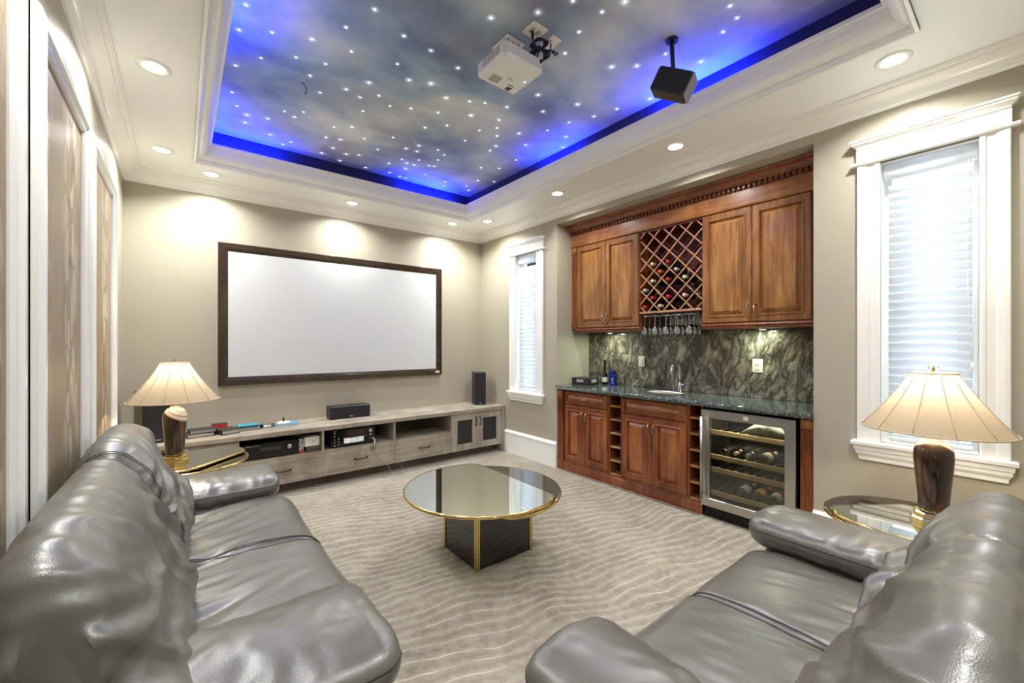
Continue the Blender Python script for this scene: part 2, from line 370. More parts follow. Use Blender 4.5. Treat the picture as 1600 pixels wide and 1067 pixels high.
# star: bright fibre end with a soft airbrushed halo
t = NT('fibre_star'); at = t.n('ShaderNodeAttribute', attribute_name='glow'); g = at.outputs['Fac']
em = t.n('ShaderNodeEmission', {'Color': (.86, .92, 1, 1), 'Strength': 1.6}); tr = t.n('ShaderNodeBsdfTransparent')
mx = t.n('ShaderNodeMixShader', {0: t.math('POWER', g, 3.4), 1: tr.outputs[0], 2: em.outputs[0]}); t.t.links.new(mx.outputs[0], t.out.inputs[0]); M_STAR = t.m
# receiver screen: small coloured tiles on a lit display
t = NT('display_tiles'); w = t.co((1, 1, 1)); vo = t.n('ShaderNodeTexVoronoi', {'Vector': w, 'Scale': 60}, feature='F1')
t.set(color=(.05, .05, .06), emit=t.mix(.35, vo.outputs['Color'], (.8, .8, .85)), emits=.7, rough=.1); M_DISP = t.m

# ------------------------------------------------------------------ room shell
T = .2
fl = MB(); fl.box(XL-T, RX+T, YN-T, YB+T, -.1, 0); struct('floor', fl, M_CARPET)
wl = MB(); wl.box(XL-T, XL, YN-T, YB+T, 0, 3.5); WALL_L = struct('wall_left', wl, M_WALL)
wb = MB(); wb.box(XL, XR, YB, YB+T, 0, 3.5); struct('wall_back', wb, M_WALL)
wn = MB(); wn.box(XL, RX+T, YN-T, YN, 0, 3.5); struct('wall_near', wn, M_WALL)
WINY = (3.953, .393); WHW, WZ0, WZ1 = .206, .815, 2.53
wr = MB()
def wr_win(cy, ya, yb):
    wr.box(XR, XR+T, ya, cy-WHW, 0, 3.5); wr.box(XR, XR+T, cy+WHW, yb, 0, 3.5)
    wr.box(XR, XR+T, cy-WHW, cy+WHW, 0, WZ0); wr.box(XR, XR+T, cy-WHW, cy+WHW, WZ1, 3.5)
wr_win(WINY[0], RY1, YB+T); wr_win(WINY[1], YN, RY0)
wr.box(XR, RX+T, RY0, RY1, RZ, 3.5); wr.box(RX, RX+T, RY0, RY1, 0, RZ)
wr.box(XR+T, RX+T, RY1, RY1+.1, 0, RZ+.2); wr.box(XR+T, RX+T, RY0-.1, RY0, 0, RZ+.2)
struct('wall_right', wr, M_WALL)
# soffit ring, tray sides and mural
ce = MB(); x0, x1, y0, y1 = TR
ce.box(XL-T, RX+T, YN-T, y0, ZS, ZS+.05); ce.box(XL-T, RX+T, y1, YB+T, ZS, ZS+.05)
ce.box(XL-T, x0, y0, y1, ZS, ZS+.05); ce.box(x1, RX+T, y0, y1, ZS, ZS+.05)
CEIL = struct('ceiling', ce, M_CEIL)
cv = MB()
cv.box(x0-.04, x0, y0-.04, y1+.04, ZS+.05, ZT); cv.box(x1, x1+.04, y0-.04, y1+.04, ZS+.05, ZT)
cv.box(x0, x1, y0-.04, y0, ZS+.05, ZT); cv.box(x0, x1, y1, y1+.04, ZS+.05, ZT)
obj('tray_side', cv, M_COVE, CEIL)
sk = MB(); sk.box(x0-.04, x1+.04, y0-.04, y1+.04, ZT, ZT+.04); obj('sky_mural', sk, M_SKY, CEIL, label='painted cloudy night sky with twinkling stars')
# fibre stars, read off the photograph onto the mural plane
SA = [(270,25),(235,150),(400,162),(600,197),(345,290),(520,287),(218,328),(668,320),(590,378),(200,462),(225,530),(640,463),(770,137),(913,48),(797,258),(885,413),(770,447),(840,487),(935,478),(1060,180),(1195,253),(1027,320),(1085,400),(1195,418),(1495,90),(1330,340),(990,530),(855,555),(1095,542),(1230,563),(1270,490),(1388,507),(1465,515),(1395,577),(1575,535),(463,557),(513,585),(558,560),(380,593),(275,575),(265,613),(175,670),(390,673),(455,722),(493,710),(365,735),(710,635),(800,635),(670,687),(742,698),(862,693),(1005,687),(705,740),(648,765),(772,770),(835,775),(740,803),(710,810),(868,838),(840,855),(928,747),(1165,638),(1275,628),(1437,652),(1365,703),(1535,600),(1525,640),(1525,680),(1520,730),(1490,753),(1135,728),(1070,743),(1125,757),(1230,750),(1262,775),(1050,797),(1133,800),(1230,800),(985,817),(1075,815),(1110,825),(1185,827),(1210,832),(1068,843),(1165,872),(988,863),(1040,883),(1068,890),(1113,912),(1265,910),(1262,930),(1372,930),(1383,952),(1438,972),(1445,838),(1535,842),(1430,903),(1510,908)]
SB = [(625,5),(885,10),(450,62),(770,60),(655,160),(585,267),(818,335),(945,330),(1088,270),(450,475),(648,522),(475,558),(845,545),(730,582),(605,612),(832,615),(497,652),(590,683),(700,682),(355,667),(388,725),(575,737),(340,800),(435,825),(1010,495),(1265,308),(1360,345),(1410,30),(1445,90),(1375,160),(1035,540)]
st_px = [(300+a/3.2, b/3.2) for a, b in SA]+[(700+a/3.2, b/3.2) for a, b in SB]
pts = []
for u, v in st_px:
    p = onz(u, v, ZT-.002)
    if x0+.03 < p.x < x1-.03 and y0+.03 < p.y < y1-.03: pts.append((p.x, p.y))
tries = 0                                # the part of the mural outside the frame goes on the same way
while tries < 60:
    tries += 1; qx, qy = random.uniform(x0+.1, x1-.1), random.uniform(y0+.1, 2.2)
    if qy < 2.6-.8*qx or (qx < 2.0 and qy < 1.3): pts.append((qx, qy))
sv, sf, sg = [], [], []
for qx, qy in pts:
    for rr, gl, dz in ((random.uniform(.034, .060), .74, .002), (.0075, 1.35, .003)):
        k = len(sv); sv.append((qx, qy, ZT-dz)); sg.append(gl)
        for j in range(12):
            a = 2*PI*j/12; sv.append((qx+rr*math.cos(a), qy+rr*math.sin(a), ZT-dz)); sg.append(0 if rr > .01 else .8)
        sf += [(k, k+1+j, k+1+(j+1) % 12) for j in range(12)]
sm_ = MB(); sm_.add(sv, sf)
so = obj('star', sm_, M_STAR, CEIL, fixn=False); so['kind'] = 'stuff'; so['label'] = 'tiny glowing fibre optic stars scattered over the mural'
at = so.data.attributes.new('glow', 'FLOAT', 'POINT'); at.data.foreach_set('value', sg)

def ring_trim(names, rect, prof, mat, sign=1, parent=None, make=None):
    xa, xb, ya, yb = rect
    L = []
    for d, z in prof:
        d *= sign; L.append([(xa+d, ya+d, z), (xb-d, ya+d, z), (xb-d, yb-d, z), (xa+d, yb-d, z)])
    out = []
    for i, nm in enumerate(names):
        j = (i+1) % 4; mb = MB()
        mb.loops([[l[i], l[j]] for l in L], closed=False)
        n = len(L)
        mb.add([l[i] for l in L], [tuple(range(n))]); mb.add([l[j] for l in L], [tuple(range(n))])
        out.append(struct(nm, mb, mat))
    return out
def curve(p0, p1, c, n=5): return [((1-q)**2*p0[0]+2*q*(1-q)*c[0]+q*q*p1[0], (1-q)**2*p0[1]+2*q*(1-q)*c[1]+q*q*p1[1]) for q in [i/n for i in range(n+1)]]
cp = [(0, ZS), (0, 2.843), (.012, 2.843), (.014, 2.852), (.022, 2.856), (.022, 2.864)]+curve((.026, 2.866), (.092, 2.916), (.036, 2.906), 6)+[(.096, 2.92), (.098, 2.928), (.112, 2.932), (.116, 2.938), (.122, 2.940), (.122, ZS)]
ring_trim(['trim_1', 'trim_2', 'trim_3', 'trim_4'], (XL, XR, YN, YB), cp, M_TRIM)
tp = [(0, ZS-.018), (.004, ZS-.02), (.016, ZS-.018), (.022, ZS-.006), (.03, ZS+.002), (.032, ZS+.016)]+curve((.036, ZS+.02), (.10, ZS+.098), (.084, ZS+.028), 6)+[(.104, ZS+.104), (.106, ZS+.116), (.118, ZS+.12), (.122, ZS+.14), (.114, ZS+.14), (.10, ZS+.122), (.0, ZS+.06)]
tray_trims = ring_trim(['trim_5', 'trim_6', 'trim_7', 'trim_8'], TR, tp, M_TRIM)
# baseboards
bp = [(0, 0), (.022, 0), (.022, .235), (.017, .242), (.026, .252), (.026, .268), (.014, .282), (.010, .292), (0, .292)]
def straight_trim(name, prof, a, b, out, mat):          # profile (depth, z) along a horizontal line
    ox, oy = out; mb = MB()
    A = [(a[0]+d*ox, a[1]+d*oy, z) for d, z in prof]; B = [(b[0]+d*ox, b[1]+d*oy, z) for d, z in prof]
    mb.loops([A, B], closed=True, cap0=True, cap1=True)
    return struct(name, mb, mat)
straight_trim('baseboard_left', bp, (XL, YN), (XL, 4.37), (1, 0), M_TRIM)
straight_trim('baseboard_right', bp, (XR, RY1), (XR, 4.37), (-1, 0), M_TRIM)
straight_trim('baseboard_corner', bp, (XR, YN), (XR, RY0), (-1, 0), M_TRIM)
straight_trim('baseboard_near', bp, (XL, YN), (XR, YN), (0, 1), M_TRIM)

# left wall: framed wallpaper panels
def wall_panel(ya, yb, za, zb):
    p = MB(); p.box(XL-.005, XL+.004, ya, yb, za, zb); obj('wallpaper_panel', p, M_LEAF, WALL_L)
    prof = [(0, 0), (0, .022), (.010, .030), (.022, .026), (.030, .034), (.052, .034), (.060, .024), (.078, .020), (.084, .010), (.084, 0)]
    L = [[(XL+h, ya+d, za+d), (XL+h, yb-d, za+d), (XL+h, yb-d, zb-d), (XL+h, ya+d, zb-d)] for d, h in prof]
    for i in range(4):
        j = (i+1) % 4; mb = MB(); mb.loops([[l[i], l[j]] for l in L], closed=False); obj('panel_molding', mb, M_TRIM, WALL_L)
for ya, yb in ((-.22, .80), (.93, 1.90), (2.06, 3.03), (3.13, 4.18)): wall_panel(ya, yb, .42, 2.555)

# ------------------------------------------------------------------ windows and blinds
def rectloop(cy, hw, z0, z1, x, d=0): return [(x, cy-hw-d, z0-d), (x, cy+hw+d, z0-d), (x, cy+hw+d, z1+d), (x, cy-hw-d, z1+d)]
def window(n, cy, blabel):
    w = bpy.data.objects.new('window_%d' % n, None); COL.objects.link(w); w.location = (XR, cy, WZ0); ORG[w.name] = (XR, cy, WZ0); w['kind'] = 'structure'
    # reveal lining, sash and pane
    m = MB(); m.loops([rectloop(cy, WHW, WZ0, WZ1, XR-.005, -.006), rectloop(cy, WHW, WZ0, WZ1, XR+.14, -.006), rectloop(cy, WHW, WZ0, WZ1, XR+.14, .01)]); obj('window_lining', m, M_TRIM, w)
    m = MB(); m.loops([rectloop(cy, WHW, WZ0, WZ1, XR+.15, .0), rectloop(cy, WHW, WZ0, WZ1, XR+.11, .0), rectloop(cy, WHW, WZ0, WZ1, XR+.11, -.035), rectloop(cy, WHW, WZ0, WZ1, XR+.12, -.04), rectloop(cy, WHW, WZ0, WZ1, XR+.15, -.04)]); obj('window_sash', m, M_TRIM, w)
    m = MB(); m.box(XR+.128, XR+.134, cy-WHW+.036, cy+WHW-.036, WZ0+.036, WZ1-.036); obj('window_pane', m, M_PANE, w)
    # fluted side casings
    for s in (-1, 1):
        m = MB(); pr = [(0, .0), (0, .016), (.008, .022), (.022, .022), (.028, .016), (.060, .016), (.066, .022), (.09, .026), (.108, .026), (.112, .018), (.112, 0)]
        A = [(XR-h, cy+s*(WHW-.004+d), WZ0-.01) for d, h in pr]; B = [(XR-h, cy+s*(WHW-.004+d), WZ1+.01) for d, h in pr]
        m.loops([A, B], closed=True, cap0=True, cap1=True); obj('window_casing', m, M_TRIM, w)
    ow = WHW+.108
    def zmold(name, prof, ext):                        # a moulding along the wall with returned ends
        m = MB(); L = []
        for d, z in prof: L.append([(XR, cy-ow-ext-d, z), (XR-d, cy-ow-ext-d, z), (XR-d, cy+ow+ext+d, z), (XR, cy+ow+ext+d, z)])
        m.loops(L, closed=False, cap0=True, cap1=True); return obj(name, m, M_TRIM, w)
    zmold('head_bead', [(.02, WZ1+.006), (.034, WZ1+.008), (.038, WZ1+.016), (.034, WZ1+.024), (.02, WZ1+.026)], -.005)
    zmold('head_board', [(.024, WZ1+.024), (.024, WZ1+.125)], -.022)
    zmold('head_cornice', [(.024, WZ1+.105), (.03, WZ1+.108), (.034, WZ1+.118), (.046, WZ1+.13), (.052, WZ1+.134), (.054, WZ1+.146), (.06, WZ1+.148), (.06, WZ1+.158), (.02, WZ1+.16)], -.03)
    zmold('window_sill', [(.05, WZ0-.03), (.056, WZ0-.024), (.056, WZ0-.008), (.05, WZ0-.002), (0, WZ0-.002)], -.03)
    zmold('sill_apron', [(.014, WZ0-.125), (.02, WZ0-.12), (.022, WZ0-.10), (.034, WZ0-.08), (.036, WZ0-.062), (.042, WZ0-.056), (.044, WZ0-.03)], -.03)
    m = MB(); m.box(XR, XR+.14, cy-WHW, cy+WHW, WZ0-.004, WZ0+.008); obj('sill_board', m, M_TRIM, w)
    # blind
    b = thing('window_blind', blabel, 'blind', (XR+.06, cy, WZ0+.01))
    m = MB(); pr = [(.052*math.cos(q)*.62, .05*math.sin(q)) for q in [i*PI/8-PI/2 for i in range(16)]]
    hz = WZ1-.056
    A = [(XR+.055+c_, cy-WHW+.012, hz+z_) for c_, z_ in pr]; B = [(XR+.055+c_, cy+WHW-.012, hz+z_) for c_, z_ in pr]
    m.loops([A, B], closed=True, cap0=True, cap1=True, smooth=True); obj('headrail', m, M_SLAT, b)
    m = MB(); yw = WHW-.032; tl = math.radians(62); n_ = 6
    pr = []
    for i in range(n_+1):
        q = i/n_-.5; pr.append((q*.058*math.cos(tl)+.006*(1-4*q*q)*math.sin(tl), q*.058*math.sin(tl)-.006*(1-4*q*q)*math.cos(tl)))
    th = .0025; lo = [(-x_, z_) for x_, z_ in pr]; hi = [(-x_-th*math.sin(tl), z_+th*math.cos(tl)*0+.0005) for x_, z_ in pr][::-1]
    loop = lo+hi
    m.loops([[(x_, -yw, z_) for x_, z_ in loop], [(x_, yw, z_) for x_, z_ in loop]], closed=True, cap0=True, cap1=True, smooth=True)
    sl = mesh_of('slat', m, M_SLAT); z = WZ1-.17; k = 0
    while z > WZ0+.07: put('slat', sl, b, (XR+.06, cy, z)); z -= .0505
    m = MB(); m.box(XR+.04, XR+.08, cy-yw, cy+yw, WZ0+.014, WZ0+.034, .004); obj('bottom_rail', m, M_SLAT, b)
    m = MB()
    for s in (-1, 1): m.tube([(XR+.06, cy+s*.12, WZ1-.09), (XR+.06, cy+s*.12, WZ0+.03)], .0012, 4)
    obj('ladder_cord', m, M_WHITEPL, b)
    m = MB(); yc = cy-WHW+.045
    m.tube([(XR+.02, yc, WZ1-.1), (XR+.018, yc+.004, 1.9), (XR+.02, yc-.002, 1.45), (XR+.02, yc-.012, 1.32)], .0016, 5); m.tube([(XR+.02, yc-.018, WZ1-.1), (XR+.018, yc-.03, 1.8), (XR+.02, yc-.016, 1.32)], .0016, 5)
    m.lathe([(.002, 0), (.006, -.01), (.007, -.04), (.004, -.05)], (XR+.02, yc-.014, 1.32), 8); obj('pull_cord', m, M_WHITEPL, b)
window(1, WINY[0], 'white slatted blind in the narrow window between screen wall and bar')
window(2, WINY[1], 'white slatted blind in the window behind the brass-based table lamp')

# ------------------------------------------------------------------ downlights
def downlight(x, y, label, group):
    d = thing('recessed_downlight', label, 'downlight', (x, y, ZS), 0, group)
    m = MB(); m.lathe([(.052, ZS-.004), (.058, ZS-.007), (.074, ZS-.006), (.078, ZS-.001), (.078, ZS), (.052, ZS)], (x, y, 0), 28, caps=False); obj('trim_ring', m, M_TRIM, d)
    m = MB(); m.lathe([(.001, ZS-.010), (.03, ZS-.008), (.053, ZS-.002), (.053, ZS+.004)], (x, y, 0), 24); obj('lens', m, M_BULB, d)
    light('downlight_lamp', 'AREA', (x, y, ZS-.013), DOWN_W, (.975, 1, .97), d, shape='DISK', size=.10, spread=math.radians(144))
for x, tx in ((.22, 'above the screen corner near the panelled wall'), (1.465, 'above the middle of the projection screen'), (2.72, 'above the screen corner near the narrow window')): downlight(x, 4.64, 'recessed downlight in the soffit '+tx, 'downlights over the screen')
for y, tx in ((4.28, 'above the narrow window'), (3.04, 'in front of the cherry cornice near the narrow window'), (1.745, 'in front of the cherry cornice over the wine fridge'), (.48, 'above the large window with the lamp')): downlight(3.01, y, 'recessed downlight in the soffit '+tx, 'downlights over the bar wall')
for y, tx in ((4.30, 'over the panelled wall next to the screen corner'), (3.04, 'over the wallpaper panel behind the long sofa'), (1.745, 'over the wallpaper panel behind the near sofa arm'), (.48, 'over the wallpaper panel past the long sofa')): downlight(-.115, y, 'recessed downlight in the soffit '+tx, 'downlights over the panelled wall')
for x, tx in ((.9, 'behind the shorter sofa, nearer the panelled wall'), (2.1, 'behind the shorter sofa, nearer the large window')): downlight(x, -.02, 'recessed downlight in the soffit '+tx, 'downlights at the rear')

# ------------------------------------------------------------------ blue cove strips
def led(xa, ya, xb, yb, w, label):
    m = MB(); z = ZS+.128; dx, dy = xb-xa, yb-ya; horiz = abs(dx) > abs(dy)
    if horiz: m.box(min(xa, xb), max(xa, xb), ya-.012, ya+.012, z-.008, z, .002)
    else: m.box(xa-.012, xa+.012, min(ya, yb), max(ya, yb), z-.008, z, .002)
    o = one('led_strip', m, M_LED, label, 'light strip', 'blue cove light strips')
    L = max(abs(dx), abs(dy))
    l = light('led_lamp', 'AREA', ((xa+xb)/2, (ya+yb)/2, z+.004), w*L, (.015, .04, 1), None, shape='RECTANGLE', size=L if horiz else .02, size_y=.02 if horiz else L)
    g = ORG[o.name]; l.parent = o; l.location = ((xa+xb)/2-g[0], (ya+yb)/2-g[1], z+.004-g[2]); l.rotation_euler = (PI, 0, 0)
a_, b_ = x0+.055, x1-.055
led(a_, 2.2, a_, 3.0, LED_W*3, 'blue light strip behind the tray cornice over the long sofa'); led(a_, 3.75, a_, 4.33, LED_W*3, 'blue light strip behind the tray cornice at the panelled wall and screen corner'); led(x0+.12, y1-.055, .75, y1-.055, LED_W*3, 'blue light strip behind the tray cornice over the screen, panelled wall end')
led(1.9, y1-.055, 2.55, y1-.055, LED_W*4, 'blue light strip behind the tray cornice over the screen, window end'); led(b_, 2.55, b_, 3.05, LED_W*4, 'blue light strip behind the tray cornice in front of the narrow window'); led(b_, 1.15, b_, 1.75, LED_W*5, 'blue light strip behind the tray cornice beside the surround speaker')
led(a_, .5, a_, 1.3, LED_W*2, 'blue light strip behind the tray cornice past the long sofa'); led(.8, y0+.055, 1.6, y0+.055, LED_W*2, 'blue light strip behind the tray cornice over the shorter sofa')

# ------------------------------------------------------------------ bar: base cabinets
XF = 3.39                                              # front plane of the base carcasses
def panel_loops(mb, x, ya, yb, za, zb, prof, cap=True):  # concentric rectangles, relief towards -x
    L = [[(x-h, ya+d, za+d), (x-h, yb-d, za+d), (x-h, yb-d, zb-d), (x-h, ya+d, zb-d)] for d, h in prof]
    mb.loops(L, closed=True, cap1=cap, cap0=True); return mb
def pull(parent, x, y, z, horiz=False, n=.10, mat=None):
    m = MB(); h = n/2
    pr = [(-h, 0), (-h, -.012), (-h*.72, -.026), (0, -.031), (h*.72, -.026), (h, -.012), (h, 0)]
    path = [(x+b, y+(a if horiz else 0), z+(0 if horiz else a)) for a, b in pr]
    m.tube(path, [.007, .006, .0055, .0085, .0055, .006, .007], 8)
    for a in (-h, h): m.lathe([(.012, x-.004), (.011, x+.001)], (0, y+(a if horiz else 0), z+(0 if horiz else a)), 12, 'x')
    return obj('handle', m, mat or M_BRONZE, parent)
def door(parent, x, ya, yb, za, zb, hand=None, hz=None, drawer=False, mat=M_CHERRY, pmat=M_CHERRY2):
    pmat = M_CHERRYH if drawer else pmat; fr = .034 if drawer else .062; w = .45*(yb-ya)
    m = MB(); panel_loops(m, x, ya, yb, za, zb, [(0, 0), (0, .014), (.006, .021), (fr-.018, .021), (fr-.014, .026), (fr-.006, .026), (fr, .012), (fr+.004, .003)], cap=True)
    d = obj('drawer' if drawer else 'door', m, mat, parent)
    m = MB(); b = min(.032, (zb-za)/2-fr-.008)
    panel_loops(m, x, ya+fr, yb-fr, za+fr, zb-fr, [(0, .001), (0, .004), (.007, .005), (b, .019), (b+.001, .023), (b+.004, .024)]); obj('raised_panel', m, pmat, d)
    if hand is not None:
        if drawer: pull(d, x-.021, (ya+yb)/2, (za+zb)/2, True, .08)
        else: pull(d, x-.02, (ya+.026) if hand < 0 else (yb-.026), hz)
    return d
def base_cabinet(ya, yb, label):
    c = thing('base_cabinet', label, 'cabinet', (XF+.25, (ya+yb)/2, .10))
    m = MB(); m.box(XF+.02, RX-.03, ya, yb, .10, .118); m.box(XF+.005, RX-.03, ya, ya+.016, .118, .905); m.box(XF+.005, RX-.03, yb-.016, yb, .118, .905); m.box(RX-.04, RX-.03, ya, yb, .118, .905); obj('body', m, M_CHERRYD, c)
    m = MB(); panel_loops(m, XF+.004, ya, yb, .10, .905, [(0, 0), (0, .006), (.02, .006)]); obj('face_frame', m, M_CHERRY, c)
    ym = (ya+yb)/2
    door(c, XF-.003, ya+.012, ym-.002, .125, .735, 1, .63, pmat=M_CHERRYR); door(c, XF-.003, ym+.002, yb-.012, .125, .735, -1, .63, pmat=M_CHERRYR)
    return c, ym
c1, ym = base_cabinet(2.685, 3.30, 'cherry base cabinet with a drawer over two doors, under the black carton')
door(c1, XF-.003, 2.697, 3.288, .75, .89, 1, None, True)
c2, ym = base_cabinet(1.845, 2.525, 'cherry base cabinet with a wide false drawer front, under the sink')
door(c2, XF-.003, 1.857, 2.513, .75, .89, None, None, True)
def cubby(ya, yb, label):
    c = thing('cubby_shelf_unit', label, 'shelf unit', (XF+.2, (ya+yb)/2, .10))
    m = MB(); m.box(XF-.006, XF+.34, ya, ya+.012, .10, .905); m.box(XF-.006, XF+.34, yb-.012, yb, .10, .905); m.box(XF+.33, XF+.34, ya, yb, .10, .905); obj('case', m, M_CHERRY, c)
    m = MB(); m.box(XF-.004, XF+.33, -(yb-ya)/2+.012, (yb-ya)/2-.012, -.009, .009, .002); sh = mesh_of('shelf', m, M_CHERRY2)
    for k in range(6): put('shelf', sh, c, (0, (ya+yb)/2, .112+k*.136))
cubby(2.528, 2.682, 'narrow open cherry cubby column beside the drawer cabinet'); cubby(1.722, 1.842, 'narrow open cherry cubby column beside the wine fridge')
def pilaster(x, ya, yb, za, zb, label, plinth):
    p = thing('fluted_pilaster', label, 'pilaster', (x, (ya+yb)/2, za))
    w = yb-ya; zl, zh = za+plinth, zb-w*1.05
    m = MB(); n = 4; sec = [(ya, x+.05), (ya, x)]
    for k in range(n):
        c = ya+w*(k+.5)/n; r = w/n*.36
        sec += [(c+r*math.cos(PI-q), x+r*.9*math.sin(q)) for q in [i*PI/4 for i in range(5)]]
    sec += [(yb, x), (yb, x+.05)]
    m.loops([[(b, a, zl) for a, b in sec], [(b, a, zh) for a, b in sec]], closed=True, cap0=True, cap1=True); obj('fluted_shaft', m, M_CHERRY, p)
    for nm, a, b in (('rosette_block', zh, zb),)+((('foot_block', za, zl),) if plinth else ()):
        m = MB(); m.box(x-.008, x+.05, ya, yb, a, b, .003); k = obj(nm, m, M_CHERRY, p)
        if nm == 'rosette_block' or plinth < .07:
            cz = (a+b)/2; r = w*.40
            m = MB(); m.lathe([(r, x-.007), (r, x-.012), (r*.86, x-.018), (r*.7, x-.011), (r*.5, x-.010), (r*.42, x-.018), (r*.15, x-.021), (.0005, x-.021)], (0, (ya+yb)/2, cz), 20, 'x'); obj('rosette', m, M_CHERRY2, k)
    return p
pilaster(3.378, 3.318, 3.408, 0, .905, 'fluted cherry pilaster under the worktop end beside the baseboard', .10)
pilaster(3.378, .945, 1.022, 0, .905, 'fluted cherry pilaster under the worktop beside the wine fridge', .10)
m = MB(); m.box(3.385, XF+.3, 1.722, 3.318, 0, .10); m.box(3.379, 3.386, 1.722, 3.318, 0, .085, .003); one('cabinet_plinth', m, M_CHERRY, 'low cherry plinth running under the base cabinets', 'plinth')
# ragged carpet edge strip lying along the plinth
m = MB(); pa = []
for i in range(90):
    y = 1.73+i*(3.3-1.73)/89; pa.append((3.352+.014*noise.noise((y*9, 0, 0)), y, .006+.004*noise.noise((y*23, 3, 0))))
m.tube(pa, .007, 6); one('carpet_edge_strip', m, plain('frayed_edge', sr(118, 108, 96), .9, 0, .6, 90), 'frayed carpet edge lying along the cherry plinth', 'carpet edge')

# worktop with sink cut-out (ellipse), sink, tap
ZC = .945; SKC = (3.66, 2.24); SA_, SB_ = .135, .20
m = MB(); xa, xb, ya, yb = 3.335, RX-.005, RY0+.002, RY1-.002
NE = 48
ell = [(SKC[0]+SA_*math.cos(2*PI*k/NE), SKC[1]+SB_*math.sin(2*PI*k/NE)) for k in range(NE)]
def toedge(k):
    q = 2*PI*k/NE; c, s_ = math.cos(q), math.sin(q); sx_ = (xb-SKC[0])/c if c > 1e-9 else ((xa-SKC[0])/c if c < -1e-9 else 1e9)
    sy_ = (yb-SKC[1])/s_ if s_ > 1e-9 else ((ya-SKC[1])/s_ if s_ < -1e-9 else 1e9); s2 = min(sx_, sy_); return (SKC[0]+c*s2, SKC[1]+s_*s2)
edge = [toedge(k) for k in range(NE)]
cor = {}
V = []; Fc = []
for z in (ZC-.04, ZC):
    V += [(x, y, z) for x, y in ell]+[(x, y, z) for x, y in edge]
for lay in (0, 1):
    o_ = lay*2*NE
    for k in range(NE): Fc.append((o_+k, o_+(k+1) % NE, o_+NE+(k+1) % NE, o_+NE+k))
for k in range(NE): Fc.append((k, (k+1) % NE, 2*NE+(k+1) % NE, 2*NE+k)); Fc.append((NE+k, NE+(k+1) % NE, 3*NE+(k+1) % NE, 3*NE+k))
# square off the four corners
for cxx, cyy in ((xa, ya), (xa, yb), (xb, ya), (xb, yb)):
    best = [k for k in range(NE) if (abs(edge[k][0]-cxx) < 1e-6 and abs(edge[(k+1) % NE][1]-cyy) < 1e-6) or (abs(edge[k][1]-cyy) < 1e-6 and abs(edge[(k+1) % NE][0]-cxx) < 1e-6)]
    for k in best:
        if abs(edge[k][0]-cxx) < 1e-6 and abs(edge[k][1]-cyy) < 1e-6: continue
        i = len(V); V += [(cxx, cyy, ZC-.04), (cxx, cyy, ZC)]; k2 = (k+1) % NE
        Fc += [(NE+k, NE+k2, i), (3*NE+k, 3*NE+k2, i+1), (NE+k, i, i+1, 3*NE+k), (NE+k2, i, i+1, 3*NE+k2)]
m.add(V, Fc)
wt = one('worktop', m, M_GRANITE, 'speckled dark green granite worktop along the bar', 'worktop')
e_ = MB(); e_.tube([(xa+.002, ya, ZC-.02), (xa+.002, yb, ZC-.02)], .02, 12); 
for i, p in enumerate(e_.v): e_.v[i] = (xa+.004+(p[0]-xa-.004)*.5, p[1], p[2])
obj('rounded_nosing', e_, M_GRANITE, wt)
m = MB(); L = []
for s_, z in ((1.06, ZC+.003), (1.0, ZC+.004), (.97, ZC-.01), (.93, ZC-.10), (.78, ZC-.15), (.2, ZC-.16)):
    L.append([(SKC[0]+SA_*s_*math.cos(2*PI*k/40), SKC[1]+SB_*s_*math.sin(2*PI*k/40), z) for k in range(40)])
m.loops(L, cap1=True, smooth=True); sk_ = thing('sink', 'oval steel bar sink set into the granite worktop', 'sink', (SKC[0], SKC[1], ZC-.16)); obj('basin', m, M_STEEL, sk_)
m = MB(); m.lathe([(.026, ZC-.157), (.024, ZC-.153), (.001, ZC-.153)], (SKC[0], SKC[1], 0), 16); obj('drain', m, M_CHROME, sk_)
FX, FY = 3.86, 2.19
ft = thing('bar_tap', 'tall chrome bar tap with a curved spout', 'tap', (FX, FY, ZC))
m = MB(); m.lathe([(.026, ZC), (.026, ZC+.006), (.018, ZC+.012), (.017, ZC+.09), (.013, ZC+.10)], (FX, FY, 0), 20); obj('tap_body', m, M_CHROME, ft)
m = MB(); pa = [(FX, FY, ZC+.09), (FX, FY, ZC+.22)]+[(FX-.055+.055*math.cos(q), FY+.012*(1-math.cos(q)), ZC+.22+.055*math.sin(q)) for q in [i*PI/10 for i in range(1, 10)]]+[(FX-.112, FY+.024, ZC+.20), (FX-.113, FY+.024, ZC+.175)]
m.tube(pa, [.012]*(len(pa)-3)+[.012, .014, .014], 12); obj('spout', m, M_CHROME, ft)
m = MB(); m.tube([(FX, FY, ZC+.065), (FX-.01, FY-.05, ZC+.07)], [.014, .012], 12); m.tube([(FX-.01, FY-.045, ZC+.07), (FX-.02, FY-.105, ZC+.10)], [.008, .005], 10); obj('lever', m, M_CHROME, ft)

